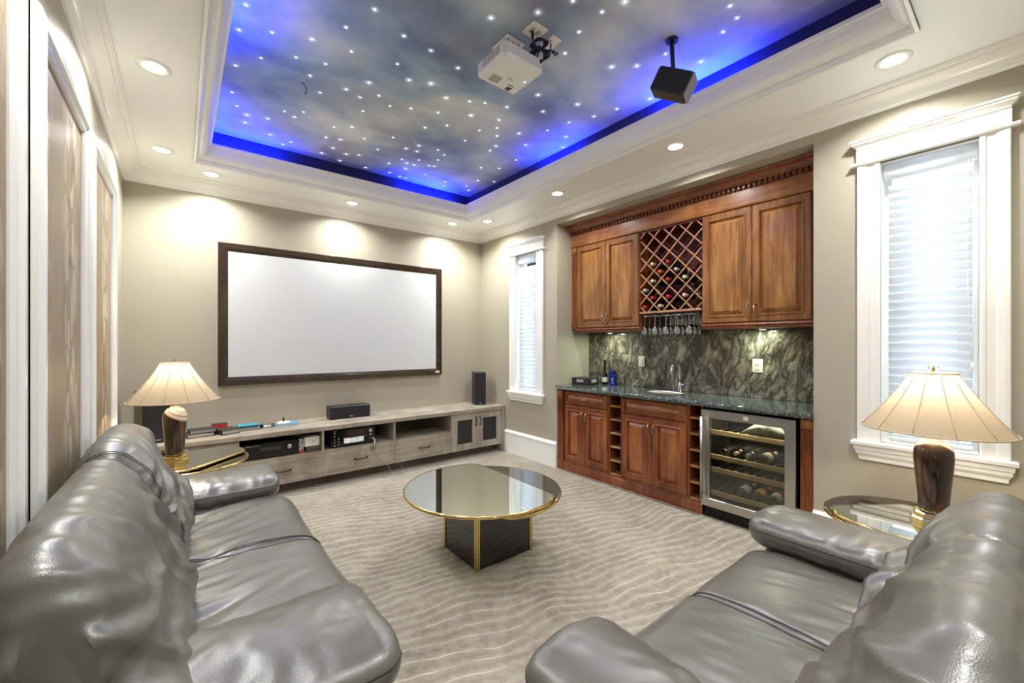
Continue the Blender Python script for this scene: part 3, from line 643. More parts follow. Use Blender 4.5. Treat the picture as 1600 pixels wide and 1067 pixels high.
# backsplash slabs
bs = thing('backsplash', 'dark veined marble backsplash behind the bar sink', 'backsplash', (RX-.01, (RY0+RY1)/2, ZC))
m = MB(); m.box(RX-.012, RX-.001, RY0+.002, RY1-.015, ZC, 1.543); m.box(RX-.012, RX-.001, 1.848, 2.478, 1.543, 1.712); obj('joint_bed', m, M_GROUT, bs)
cuts = [RY0+.002, 1.565, 2.13, 2.70, RY1-.015]
for a, b in zip(cuts, cuts[1:]):
    m = MB(); m.box(RX-.024, RX-.010, a+.0012, b-.0012, ZC+.001, 1.543, .0015); obj('slab', m, M_MARBLE, bs)
m = MB(); m.box(RX-.024, RX-.010, 1.848, 2.478, 1.5445, 1.712, .0015); obj('slab', m, M_MARBLE, bs)
def outlet(y, z, label, kind):
    x = RX-.024; w = .036 if kind == 'switch' else .042
    o = thing('wall_plate', label, 'wall plate', (x, y, z-.058))
    m = MB(); m.box(x-.006, x, y-w, y+w, z-.058, z+.058, .003); obj('plate', m, M_IVORY, o)
    if kind == 'switch': m = MB(); m.box(x-.011, x-.005, y-.016, y+.016, z-.033, z+.033, .003); obj('rocker', m, M_WHITEPL, o)
    else:
        for dz in (-.02, .02):
            m = MB(); m.box(x-.009, x-.005, y-.017, y+.017, z+dz-.014, z+dz+.014, .003); s = obj('socket', m, M_WHITEPL, o)
            m = MB()
            for dy in (-.006, .006): m.box(x-.0096, x-.0088, y+dy-.001, y+dy+.001, z+dz-.004, z+dz+.006)
            obj('slot', m, M_BLACK, s)
outlet(2.664, 1.226, 'ivory rocker switch plate on marble between carton and tap', 'switch'); outlet(1.504, 1.226, 'ivory socket plate on marble under the wider upper cabinet', 'socket')

# ------------------------------------------------------------------ wine fridge
FY0, FY1, FXF = 1.042, 1.716, 3.345
fr = thing('wine_fridge', 'stainless wine fridge with a glass door beside the cherry cubbies', 'fridge', (3.6, (FY0+FY1)/2, 0))
m = MB(); th = .03
m.box(FXF+.045, 3.90, FY0, FY0+th, .03, .885); m.box(FXF+.045, 3.90, FY1-th, FY1, .03, .885); m.box(FXF+.045, 3.90, FY0, FY1, .03, .12); m.box(FXF+.045, 3.90, FY0, FY1, .86, .885); m.box(3.86, 3.90, FY0, FY1, .03, .885); obj('case', m, M_BLACK, fr)
m = MB(); m.loops([[(FXF+h, FY0+d, .10+d), (FXF+h, FY1-d, .10+d), (FXF+h, FY1-d, .885-d), (FXF+h, FY0+d, .885-d)] for d, h in ((0, .042), (0, .004), (.004, 0), (.066, 0), (.069, .004), (.069, .042), (0, .042))]); dr = obj('door', m, M_STEEL, fr)
m = MB(); m.box(FXF+.018, FXF+.024, FY0+.066, FY1-.066, .166, .819); obj('door_glass', m, M_FRIDGEGL, dr)
m = MB(); m.tube([(FXF-.045, FY1-.028, .17), (FXF-.045, FY1-.028, .83)], .011, 14)
for z in (.21, .79): m.tube([(FXF-.045, FY1-.028, z), (FXF+.004, FY1-.028, z)], .008, 10)
obj('handle', m, M_STEEL, dr)
m = MB(); m.box(FXF-.0012, FXF, 1.35, 1.385, .835, .865); obj('badge', m, M_WHITEPL, dr)
gm = MB(); gm.box(FXF+.05, FXF+.07, FY0+.005, FY1-.005, .0, .098); gr = obj('grille', gm, M_BLACK, fr)
for k in range(5): m = MB(); m.box(FXF+.038, FXF+.052, FY0+.01, FY1-.01, .016+k*.016, .024+k*.016, .002); obj('louvre', m, M_GLOSSB, gr)
SHZ = (.70, .50, .395, .205)
for z in SHZ:
    m = MB(); m.box(FXF+.05, FXF+.07, FY0+.04, FY1-.04, z-.018, z+.018, .003); s = obj('shelf_front', m, M_CREAM, fr)
    m = MB()
    for k in range(9):
        y = FY0+.06+k*(FY1-FY0-.12)/8; m.tube([(FXF+.07, y, z-.012), (3.85, y, z-.012)], .003, 5)
    obj('shelf_wire', m, M_STEEL, s)
light('fridge_lamp', 'AREA', (3.58, (FY0+FY1)/2, .855), 5.0, (1, .93, .78), fr, shape='RECTANGLE', size=.25, size_y=.5)

# wine bottles (shared meshes)
BP = [(.0005, 0), (.030, 0), (.0365, .004), (.0375, .02), (.0375, .185), (.035, .205), (.024, .228), (.016, .245), (.0145, .29), (.0155, .292), (.0155, .302), (.0135, .305), (.0005, .305)]
mb_ = MB(); mb_.lathe(BP, (0,0,0), 20); ME_BOT = mesh_of('glass_body', mb_, M_BOTTLE)
mb_ = MB(); mb_.lathe([(.0151, .235), (.0158, .25), (.0155, .29), (.0165, .291), (.0165, .304), (.012, .3075), (.0005, .3075)], (0,0,0), 16)
ME_CAP = {k: mesh_of('capsule', mb_, c) for k, c in CAPS.items()}
mb_ = MB(); mb_.lathe([(.0379, .06), (.0381, .062), (.0381, .15), (.0379, .152)], (0,0,0), 20, caps=False)
ME_LAB = {'cream': mesh_of('paper_label', mb_, M_PAPER), 'yellow': mesh_of('paper_label', mb_, M_YELLAB), 'white': mesh_of('paper_label', mb_, M_WHITEPL)}
def bottle(loc, direction, cap, lab, label, group):
    b = thing('wine_bottle', label, 'bottle', loc, 0, group)
    b.rotation_euler = Vector(direction).to_track_quat('Z', 'Y').to_euler()
    for nm, me in (('glass_body', ME_BOT), ('capsule', ME_CAP[cap]))+((('paper_label', ME_LAB[lab]),) if lab else ()):
        o = bpy.data.objects.new(nm, me); COL.objects.link(o); o.parent = b
    return b
for y, z, lab, cap, tx in ((1.46, SHZ[3], 'white', 'silver', 'wine bottle with a white label on the lowest fridge shelf'), (1.345, SHZ[3], 'yellow', 'orange', 'wine bottle with a yellow label on the lowest fridge shelf'), (1.235, SHZ[3], 'cream', 'red', 'wine bottle with a cream label on the lowest fridge shelf next to the yellow label'), (1.135, SHZ[3], 'cream', 'black', 'wine bottle with a cream label on the lowest fridge shelf nearest the pilaster'),
                           (1.30, SHZ[1], 'cream', 'silver', 'wine bottle with a cream label on the second fridge shelf'), (1.15, SHZ[1], None, 'red', 'dark unlabelled wine bottle on the second fridge shelf'), (1.58, SHZ[1], None, 'black', 'black-capped wine bottle at the handle side of the second fridge shelf')):
    bottle((3.44, y, z+.029), (1, 0, .02), cap, lab, tx, None)
for y in (1.50, 1.41): bottle((3.78, y, SHZ[1]+.029), (-1, 0, .02), 'cream' if y > 1.45 else 'silver', None, 'wine bottle with its %s cork end facing out on the second fridge shelf' % ('cream' if y > 1.45 else 'silver'), None)
# crumpled bag on the top shelf
m = MB(); L = []
for i in range(17):
    y = 1.14+i*.02; q = i/16; r = .042*math.sin(PI*min(1, .12+q*.86))+.006
    L.append([(3.52+r*2*math.cos(a)*(1+.2*noise.noise((y*30, a, 2))), y, SHZ[0]+.001+r*1.1*(1+math.sin(a))*(1+.25*noise.noise((y*26, a*2, 5)))) for a in [2*PI*k/14 for k in range(14)]])
m.loops(L, cap0=True, cap1=True, smooth=True); one('grey_pouch', m, plain('crumpled_grey_pouch', sr(92, 98, 84), .35, 0, .3, 60), 'crumpled grey-green pouch lying on the top fridge shelf', 'pouch')

# ------------------------------------------------------------------ bar: upper cabinets
XU = 3.62; UZ0, UZ1 = 1.585, 2.54
def upper(ya, yb, label):
    c = thing('wall_cabinet', label, 'cabinet', (XU+.15, (ya+yb)/2, 1.545))
    m = MB(); m.box(XU, RX-.002, ya, yb, UZ0, UZ1); obj('body', m, M_CHERRY, c)
    ym = (ya+yb)/2
    door(c, XU, ya+.008, ym-.002, UZ0+.012, UZ1-.01, 1, UZ0+.10, mat=M_CHERRYU); door(c, XU, ym+.002, yb-.008, UZ0+.012, UZ1-.01, -1, UZ0+.10, mat=M_CHERRYU)
    m = MB(); pr = [(0, 1.545), (-.012, 1.545), (-.016, 1.553), (-.016, 1.562), (-.024, 1.566), (-.028, 1.576), (-.02, 1.586), (.0, 1.59)]
    m.loops([[(XU+a, ya, z) for a, z in pr]+[(RX-.02, ya, 1.59), (RX-.02, ya, 1.545)], [(XU+a, yb, z) for a, z in pr]+[(RX-.02, yb, 1.59), (RX-.02, yb, 1.545)]], cap0=True, cap1=True); obj('bottom_molding', m, M_CHERRY, c)
    return c
upper(2.485, 3.325, 'cherry wall cabinet with two raised-panel doors left of the wine rack'.replace(' left of the wine rack', ' between window wall and wine rack'))
upper(1.012, 1.842, 'cherry wall cabinet with two raised-panel doors above the wine fridge')
pilaster(XU-.006, 3.327, 3.408, 1.59, UZ1, 'slim fluted cherry pilaster on the wall cabinet beside the green side wall', .085)
pilaster(XU-.006, .945, 1.010, 1.59, UZ1, 'slim fluted cherry pilaster on the wall cabinet above the wine fridge end', .085)
m = MB(); m.box(XU, RX-.01, 3.327, 3.408, 1.545, 1.59); m.box(XU, RX-.01, .945, 1.010, 1.545, 1.59); 
for yy_, tx in ((3.0, 'small puck light under the wall cabinet near the narrow window'), (1.42, 'small puck light under the wall cabinet over the wine fridge')):
    u_ = thing('puck_light', tx, 'cabinet light', (3.80, yy_, 1.533)); m = MB(); m.lathe([(.032, 1.545), (.034, 1.535), (.030, 1.533), (.024, 1.534)], (3.80, yy_, 0), 20, caps=False); obj('ring', m, M_STEEL, u_)
    m = MB(); m.lathe([(.026, 1.537), (.024, 1.533), (.0005, 1.532)], (3.80, yy_, 0), 18); obj('lens', m, emis('puck_lens', (.88, 1, .80), 6), u_)
    light('puck_lamp', 'AREA', (3.80, yy_, 1.528), 2.6, (.86, 1, .76), u_, shape='DISK', size=.05)
# wine rack
WY0, WY1, WZa, WZb = 1.844, 2.483, 1.715, 2.54
wk = thing('wine_rack', 'cherry lattice wine rack with a diamond grid between the wall cabinets', 'wine rack', (XU+.15, (WY0+WY1)/2, WZa))
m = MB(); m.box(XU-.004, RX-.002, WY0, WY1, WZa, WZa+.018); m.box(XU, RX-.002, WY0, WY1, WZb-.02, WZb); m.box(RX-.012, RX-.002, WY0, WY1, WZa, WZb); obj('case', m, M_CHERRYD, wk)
m = MB(); m.box(XU-.008, XU+.006, WY0, WY1, WZa, WZa+.02, .003); obj('front_rail', m, M_CHERRYL, wk)
def clipline(c, s, ya, yb, za, zb):                   # z = c + s*y inside the opening
    P = []
    for y in (ya, yb):
        z = c+s*y
        if za <= z <= zb: P.append((y, z))
    for z in (za, zb):
        y = (z-c)/s
        if ya < y < yb: P.append((y, z))
    return P[:2] if len(P) >= 2 else None
yc, zc = (WY0+WY1)/2, (WZa+WZb)/2
for lay, (xa_, xb_) in enumerate(((XU+.002, XU+.016), (XU+.15, XU+.162))):
    for s in (1, -1):
        for k in range(-7, 8):
            off = zc-s*yc+k*.165
            P = clipline(off, s, WY0+.002, WY1-.002, WZa+.02, WZb-.02)
            if not P or abs(P[0][0]-P[1][0]) < .03: continue
            (a0, b0), (a1, b1) = P; dx, dz = a1-a0, b1-b0; l = math.hypot(dx, dz); nx, nz = -dz/l*(.0052 if lay == 0 else .004), dx/l*(.0052 if lay == 0 else .004)
            xo = .006 if s > 0 else 0
            m = MB(); m.loops([[(x, a0+nx, b0+nz), (x, a1+nx, b1+nz), (x, a1-nx, b1-nz), (x, a0-nx, b0-nz)] for x in (xa_+xo, xb_+xo)], cap0=True, cap1=True)
            obj('lattice_bar', m, M_CHERRYL if lay == 0 else M_CHERRYD, wk)
RB = [(205,410,'cream','cream-capped'),(345,388,'red','red-capped'),(412,372,'silver','silver-capped'),(270,470,'orange','orange-capped'),(330,535,'red','red-capped'),(210,555,'cream','cream-capped'),(465,515,'cream','cream-capped'),(150,632,'silver','silver-capped'),(190,675,'red','red-capped'),(135,742,'red','red-capped'),(265,738,'cream','cream-capped'),(335,685,'red','red-capped'),(455,640,'pink','pale pink-capped'),(565,520,'black','black-capped')]
for cx_, cy_, cap, tx in RB:
    p = onx(980+cx_/5.336, 340+cy_/5.336, XU+.03)
    # snap to the nearest lattice cell centre so that the neck lies in a diamond
    best = min(((yc+(i+j+1)*.0825, zc+(i-j)*.0825) for i in range(-6, 7) for j in range(-6, 7) if True), key=lambda q: (q[0]-p.y)**2+(q[1]-.0-p.z)**2)
    yb_, zb_ = best[0], best[1]
    if not (WY0+.05 < yb_ < WY1-.05 and WZa+.05 < zb_ < WZb-.05): yb_, zb_ = min(max(p.y, WY0+.06), WY1-.06), max(p.z, WZa+.055)
    key = (round(yb_, 2), round(zb_, 2))
    if key in globals().setdefault('USED', set()): continue
    USED.add(key)
    row = ('one from the bottom', 'two from the bottom', 'three from the bottom', 'four from the bottom', 'five from the bottom', 'six from the bottom', 'seven from the bottom', 'eight from the bottom')[max(0, min(7, int(round((zb_-WZa-.07)/.0825))))]
    sid = 'window' if yb_ > yc+.09 else ('fridge' if yb_ < yc-.09 else 'middle'); sid = {'window': 'beside the narrow-window cabinet', 'fridge': 'near the cabinet over the fridge', 'middle': 'midway across the lattice'}[sid]
    bottle((XU+.275, yb_, zb_-.018), (-1, 0, 0), cap, 'cream' if cap in ('silver', 'pink') else None, '%s bottle in rack row %s, %s' % (tx, row, sid) if cap != 'black' else 'black-capped wine bottle in the lattice rack', 'bottles in the lattice rack')
# cornice
co = thing('cabinet_cornice', 'cherry cornice with a dentil row above the wall cabinets', 'cornice', (XU, (RY0+RY1)/2, UZ1))
m = MB(); pr = [(0, UZ1), (-.02, UZ1), (-.024, UZ1+.008), (-.018, UZ1+.014), (-.018, UZ1+.135), (0, UZ1+.135)]
Y0, Y1 = RY0+.002, RY1-.002
m.loops([[(XU+a, Y0, z) for a, z in pr]+[(RX-.01, Y0, UZ1+.135), (RX-.01, Y0, UZ1)], [(XU+a, Y1, z) for a, z in pr]+[(RX-.01, Y1, UZ1+.135), (RX-.01, Y1, UZ1)]], cap0=True, cap1=True); obj('frieze', m, M_CHERRYH, co)
zd = UZ1+.135
m = MB(); m.box(XU-.024, XU+.05, Y0, Y1, zd, zd+.04); obj('dentil_backing', m, M_CHERRYD, co)
m = MB(); m.box(-.045, -.02, -.011, .011, .004, .036, .002); dm = mesh_of('dentil', m, M_CHERRY)
k = 0; y = Y0+.02
while y < Y1-.012: put('dentil', dm, co, (XU, y, zd)); y += .0395
m = MB(); pr = [(.05, zd+.036), (-.05, zd+.036), (-.054, zd+.042)]+curve((-.058, zd+.044), (-.108, zd+.084), (-.066, zd+.08), 5)+[(-.114, zd+.086), (-.116, zd+.098), (.05, zd+.098)]
m.loops([[(XU+a, Y0, z) for a, z in pr], [(XU+a, Y1, z) for a, z in pr]], cap0=True, cap1=True); obj('crown_molding', m, M_CHERRY, co)

# stemware rack and hanging glasses
gk = thing('stemware_rack', 'chrome wire stemware rack under the lattice wine rack', 'glass rack', (XU+.14, (WY0+WY1)/2, 1.68))
RY_ = [WY0+.05+k*.118 for k in range(6)]
for k, y in enumerate(RY_[:5]):
    m = MB(); pa = [(XU+.285, y, 1.713), (XU+.285, y, 1.69), (XU+.005, y, 1.688), (XU-.004, y+.006, 1.688), (XU-.004, y+.066, 1.688), (XU+.005, y+.072, 1.688), (XU+.285, y+.072, 1.69), (XU+.285, y+.072, 1.713)]
    m.tube(pa, .003, 6); m.tube([(XU+.02, y+.0, 1.689), (XU+.02, y, 1.716)], .003, 6); m.tube([(XU+.02, y+.072, 1.689), (XU+.02, y+.072, 1.716)], .003, 6); obj('wire_rail', m, M_CHROME, gk)
GP = [(.034, 0), (.034, -.002), (.006, -.008), (.0042, -.02), (.0038, -.085), (.006, -.093), (.022, -.106), (.034, -.128), (.037, -.15), (.034, -.178), (.031, -.195), (.0295, -.195), (.0325, -.178), (.0355, -.15), (.0325, -.129), (.021, -.109), (.001, -.098)]
mb_ = MB(); mb_.lathe(GP[:6], (0,0,0), 18, caps=False); ME_STEM = mesh_of('stem', mb_, M_GOBLET)
mb_ = MB(); mb_.lathe(GP[5:], (0,0,0), 20, caps=False); ME_BOWL = mesh_of('bowl', mb_, M_GOBLET)
for k, y in enumerate([RY_[i]+.095 for i in range(5)][::-1]):
    for r, dx in enumerate((.05, .135, .22)):
        if r == 2 and k in (1, 3): continue
        g = thing('wine_glass', 'hanging wine glass, %s row, %s from the cabinet with the green-lit side wall' % (('front', 'middle', 'back')[r], ('first', 'second', 'third', 'fourth', 'fifth')[k]), 'wine glass', (XU+dx, y, 1.6945), 0, 'hanging wine glasses')
        for nm, me in (('stem', ME_STEM), ('bowl', ME_BOWL)):
            o = bpy.data.objects.new(nm, me); COL.objects.link(o); o.parent = g

# things on the worktop
def carton(name, cx, cy, w, d, h, z, rz, mat, label, cat, marks):
    c = thing(name, label, cat, (cx, cy, z), rz)
    m = MB(); m.box(-w/2, w/2, -d/2, d/2, 0, h*.68); obj('box_base', m, mat, c, True)
    m = MB(); m.box(-w/2-.002, w/2+.002, -d/2-.002, d/2+.002, h*.3, h, .002); l = obj('lid', m, mat, c, True)
    for a in marks: m = MB(); m.box(*a); obj('printed_label', m, M_GREYLAB, l, True)
    return c
carton('flat_carton', 3.66, 3.24, .20, .23, .082, ZC, .1, M_BOXBK, 'flat black carton with grey print on the worktop corner', 'carton', [(-.1035, -.1018, -.045, .05, .035, .065), (-.05, .05, -.1185, -.1168, .03, .068)])
m = MB(); m.lathe([(.0005, 0), (.03, 0), (.034, .006), (.034, .085), (.03, .11), (.013, .14), (.0115, .26), (.014, .262), (.014, .278), (.0005, .28)], (3.86, 3.12, ZC), 18); ob = thing('liquor_bottle', 'slim black liquor bottle beside the black carton', 'bottle', (3.86, 3.12, ZC)); obj('glass_body', m, M_GLOSSB, ob)
m = MB(); m.lathe([(.0345, ZC+.03), (.0345, ZC+.085)], (3.86, 3.12, 0), 18, caps=False); obj('paper_label', m, M_PAPER, ob)
bx_ = thing('blue_canister', 'tall cobalt blue canister behind the shorter blue carton', 'canister', (3.885, 3.035, ZC))
m = MB(); m.box(3.855, 3.915, 3.01, 3.06, ZC, ZC+.155, .003); obj('body', m, M_BLUE, bx_); m = MB(); m.box(3.857, 3.913, 3.012, 3.058, ZC+.152, ZC+.162, .002); obj('lid', m, M_BLUE, bx_)
b2 = thing('blue_carton', 'short cobalt blue carton with a white mark on the worktop', 'carton', (3.83, 2.965, ZC))
m = MB(); m.box(3.80, 3.855, 2.94, 2.99, ZC, ZC+.118, .002); obj('body', m, M_BLUE, b2); m = MB(); m.box(3.7992, 3.80, 2.955, 2.975, ZC+.05, ZC+.085); m.box(3.7992, 3.80, 2.95, 2.98, ZC+.025, ZC+.035); obj('printed_mark', m, M_GREYLAB, b2)

# ------------------------------------------------------------------ projection screen
SX0, SX1, SZ0, SZ1, SY = .284, 2.715, 1.008, 2.402, YB-.045
ps = thing('projection_screen', 'wide white projection screen in a dark brown frame above the console', 'screen', ((SX0+SX1)/2, YB, SZ0))
m = MB(); m.box(SX0+.05, SX1-.05, SY+.012, SY+.018, SZ0+.05, SZ1-.05); obj('screen_fabric', m, M_SCREEN, ps)
prof = [(0, .04), (0, .004), (.006, 0), (.05, .004), (.082, .012), (.084, .03)]
L = [[(SX0+d, SY+h, SZ0+d), (SX1-d, SY+h, SZ0+d), (SX1-d, SY+h, SZ1-d), (SX0+d, SY+h, SZ1-d)] for d, h in prof]
for i in range(4):
    j = (i+1) % 4; m = MB(); m.loops([[l[i], l[j]] for l in L], closed=False); obj('frame_rail', m, M_FRAME, ps)
m = MB(); m.box(SX1-.095, SX1-.04, SY-.002, SY+.004, SZ0+.028, SZ0+.052, .001); bd = obj('maker_badge', m, M_WHITEPL, ps); m = MB(); m.box(SX1-.075, SX1-.062, SY-.0028, SY-.0018, SZ0+.034, SZ0+.046); obj('badge_mark', m, M_BLACK, bd)
m = MB(); m.box(SX0+.1, SX1-.1, SY+.018, YB+.001, SZ0+.6, SZ0+.64); obj('wall_bracket', m, M_BLACK, ps)

# ------------------------------------------------------------------ media console
CYF, CZT = 4.40, .60
cx0, cx1 = XL+.004, XR-.004
mc = thing('media_console', 'long low grey oak media console under the projection screen', 'console', ((cx0+cx1)/2, 4.66, 0))
m = MB(); m.box(cx0, cx1, CYF-.02, YB-.002, CZT-.045, CZT, .003); obj('console_top', m, M_OAK, mc)
m = MB(); m.box(cx1-.045, cx1, CYF-.02, YB-.002, 0, CZT-.045, .002); obj('end_panel', m, M_OAKV, mc); m = MB(); m.box(cx0, cx0+.045, CYF-.02, YB-.002, 0, CZT-.045, .002); obj('end_panel', m, M_OAKV, mc)
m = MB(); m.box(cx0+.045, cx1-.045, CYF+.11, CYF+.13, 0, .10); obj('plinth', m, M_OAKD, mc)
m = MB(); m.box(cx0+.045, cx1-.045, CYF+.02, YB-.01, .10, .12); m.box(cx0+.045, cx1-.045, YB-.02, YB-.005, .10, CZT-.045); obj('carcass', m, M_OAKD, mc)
m = MB(); m.box(cx0+.045, 2.57, CYF+.004, YB-.02, .335, .352); obj('shelf', m, M_OAK, mc)
XB = [.40, 1.109, 1.85, 2.57]
for x in XB: m = MB(); m.box(x-.010, x+.010, CYF+.002, YB-.02, .12, CZT-.045, .002); obj('divider', m, M_OAKV, mc)
m = MB(); m.box(cx0+.047, .398, CYF, CYF+.018, .352, CZT-.05, .002); obj('fixed_panel', m, M_OAK, mc)
def cpull(parent, x, z, horiz=True, n=.12):
    m = MB(); h = n/2; pr = [(-h, 0), (-h, .014), (-h*.7, .026), (0, .022), (h*.7, .026), (h, .014), (h, 0)]
    m.tube([(x+(a if horiz else 0), CYF-b, z+(0 if horiz else a)) for a, b in pr], [.007, .006, .005, .007, .005, .006, .007], 8)
    for a in (-h, h): m.lathe([(.010, CYF-.003), (.010, CYF+.002)], (x+(a if horiz else 0), 0, z+(0 if horiz else a)), 10, 'y')
    obj('handle', m, M_PEWTER, parent)
xs = [cx0+.045]+XB
for a, b in zip(xs, xs[1:]):
    m = MB(); m.box(a+.002, b-.002, CYF, CYF+.018, .10, .343, .0015); d = obj('drawer', m, M_OAK, mc); cpull(d, (a+b)/2, .222)
xm = (2.57+cx1-.045)/2
for a, b, s in ((2.572, xm-.001, 1), (xm+.001, cx1-.047, -1)):
    m = MB(); L = [[(a+d, CYF+h, .10+d), (b-d, CYF+h, .10+d), (b-d, CYF+h, .55-d), (a+d, CYF+h, .55-d)] for d, h in ((0, .018), (0, .001), (.001, 0), (.078, 0), (.079, .001), (.079, .018), (0, .018))]
    m.loops(L); d = obj('door', m, M_OAKV, mc)
    m = MB(); m.box(a+.075, b-.075, CYF+.008, CYF+.012, .175, .475); obj('mesh_panel', m, M_MESHD, d)
    cpull(d, (b-.034) if s > 0 else (a+.034), .44, False, .10)

# gear in and on the console
def receiver(xa, xb, z, h, name, label, front):
    r = thing(name, label, 'amplifier', ((xa+xb)/2, 4.66, z)); yf = CYF+.05
    m = MB(); m.box(xa, xb, yf, yf+.34, z+.012, z+h, .004); obj('case', m, M_BLACK, r)
    m = MB(); m.box(xa-.003, xb+.003, yf-.012, yf+.002, z+.012, z+h, .004); fp = obj('front_panel', m, M_GLOSSB, r)
    for k in (0, 1, 2, 3): m = MB(); m.lathe([(.016, z), (.018, z+.013)], ((xa+.05) if k % 2 else (xb-.05), yf+.05+.22*(k//2), 0), 10); obj('foot', m, M_BLACK, r)
    m = MB()
    for k in range(14): m.box(xa+.04+k*(xb-xa-.08)/14, xa+.052+k*(xb-xa-.08)/14, yf+.05, yf+.25, z+h-.001, z+h+.001)
    obj('vent', m, M_GLOSSB, r)
    front(fp, xa, xb, yf-.012, z, h); return r
def knob(p, x, y, z, r, mat=M_STEEL): m = MB(); m.lathe([(r, y+.001), (r, y-.012), (r*.85, y-.016), (.0005, y-.016)], (x, 0, z), 18, 'y'); obj('knob', m, mat, p)
def frontA(p, xa, xb, y, z, h):
    knob(p, xb-.075, y, z+h*.62, .022)
    m = MB(); m.box(xa+.13, xa+.30, y-.001, y+.001, z+h*.50, z+h*.74); obj('display', m, plain('dim_display', sr(58, 52, 48), .15), p)
    for k in range(6): m = MB(); m.box(xa+.13+k*.027, xa+.146+k*.027, y-.003, y+.001, z+h*.36, z+h*.42, .001); obj('button', m, M_PEWTER, p)
    m = MB(); m.box(xa+.012, xa+.05, y-.0008, y, z+h*.86, z+h*.9); m.box(xa+.055, xa+.12, y-.0008, y, z+h*.865, z+h*.885); obj('printed_name', m, M_GREYLAB, p)
def frontB(p, xa, xb, y, z, h):
    knob(p, xb-.05, y, z+h*.78, .02); knob(p, xb-.05, y, z+h*.55, .012)
    m = MB(); m.box(xa+.13, xb-.12, y-.003, y+.001, z+h*.2, z+h*.48, .002); obj('lit_display', m, M_DISP, p)
    m = MB(); m.box(xa+.17, xb-.11, y-.001, y+.001, z+h*.62, z+h*.9); obj('window_strip', m, plain('dark_strip', sr(54, 40, 34), .15), p)
    for k in range(5):
        knob(p, xa+.035, y, z+h*(.15+.17*k), .007); 
    for k in range(3): knob(p, xa+.075, y, z+h*(.2+.16*k), .007)
    m = MB(); m.box(xa+.02, xa+.055, y-.0008, y, z+h*.93, z+h*.96); obj('printed_name', m, M_GREYLAB, p)
    m = MB(); m.box(xa+.12, xb-.10, y-.004, y, z+h*.49, z+h*.52, .001); obj('trim_bar', m, M_STEEL, p)
receiver(.445, .89, .352, .145, 'amplifier', 'wide black amplifier in the console beside the white router', frontA)
receiver(1.19, 1.64, .352, .180, 'disc_receiver', 'black receiver with a colourful lit display in the console', frontB)
# white router standing on a dark box, and a patterned carton
rt_ = thing('router', 'white router standing on a small grey box in the console', 'router', (1.02, 4.50, .405)); m = MB(); m.box(.95, 1.09, 4.45, 4.58, .405, .50, .006); obj('case', m, M_WHITEPL, rt_)
m = MB()
for k in (0, 1): m.box(1.025+k*.012, 1.029+k*.012, 4.4492, 4.451, .44, .475)
obj('slot', m, M_GREYLAB, rt_)
bk = thing('charger_block', 'small dark grey box under the white router', 'box', (1.03, 4.50, .352)); m = MB(); m.box(.965, 1.095, 4.445, 4.56, .352, .405, .004); obj('case', m, plain('dark_grey_plastic', sr(92, 86, 80), .4), bk); m = MB(); m.box(.97, 1.09, 4.4442, 4.446, .375, .38); obj('groove', m, M_BLACK, bk)
t = NT('patterned_carton'); vo = t.n('ShaderNodeTexVoronoi', {'Vector': t.co(), 'Scale': 70}); t.set(color=t.mix(t.math('GREATER_THAN', vo.outputs[0], .42), sr(34, 36, 52), sr(186, 190, 200)), rough=.4)
cn = thing('snack_carton', 'small patterned blue and white carton between amplifier and router', 'carton', (.925, 4.5, .352)); m = MB(); m.box(.900, .945, 4.452, 4.52, .352, .49, .003); obj('body', m, t.m, cn); m = MB(); m.box(.905, .945, 4.4505, 4.4525, .36, .385); obj('red_label', m, M_RED, cn)
m = MB(); pa = [(.92+.07*math.sin(i*1.3), 4.56+.03*math.cos(i*2.1), .50+.018*math.sin(i*1.7)) for i in range(14)]
m.tube(pa, .003, 5); one('tangled_wire', m, M_GREYCABLE, 'tangle of thin grey wire above the patterned carton', 'wire')
# cable with a round puck on the drawer front
pk = thing('calibration_puck', 'small round grey puck on a looping cable down the drawer fronts', 'cable', (1.615, CYF-.02, .01))
m = MB(); m.lathe([(.026, CYF-.002), (.028, CYF-.01), (.024, CYF-.022), (.008, CYF-.026), (.0005, CYF-.026)], (1.615, 0, .322), 18, 'y'); obj('puck', m, plain('grey_puck', sr(132, 126, 118), .4), pk)
m = MB(); m.tube([(1.60, CYF+.036, .41), (1.612, CYF+.01, .412), (1.622, CYF-.012, .395), (1.618, CYF-.014, .34)], .005, 8); obj('plug', m, M_WHITEPL, pk)
m = MB(); m.tube([(1.615, CYF-.012, .30), (1.64, CYF-.012, .22), (1.70, CYF-.014, .14), (1.76, CYF-.02, .105), (1.83, CYF-.015, .16), (1.86, CYF-.012, .26), (1.862, CYF-.008, .33)], .0022, 6)
m.tube([(1.76, CYF-.02, .105), (1.79, CYF-.05, .03), (1.83, CYF-.10, .004), (1.90, CYF-.11, .004), (1.93, CYF-.04, .03), (1.90, CYF+.02, .10)], .0022, 6); obj('cable', m, M_GREYCABLE, pk)

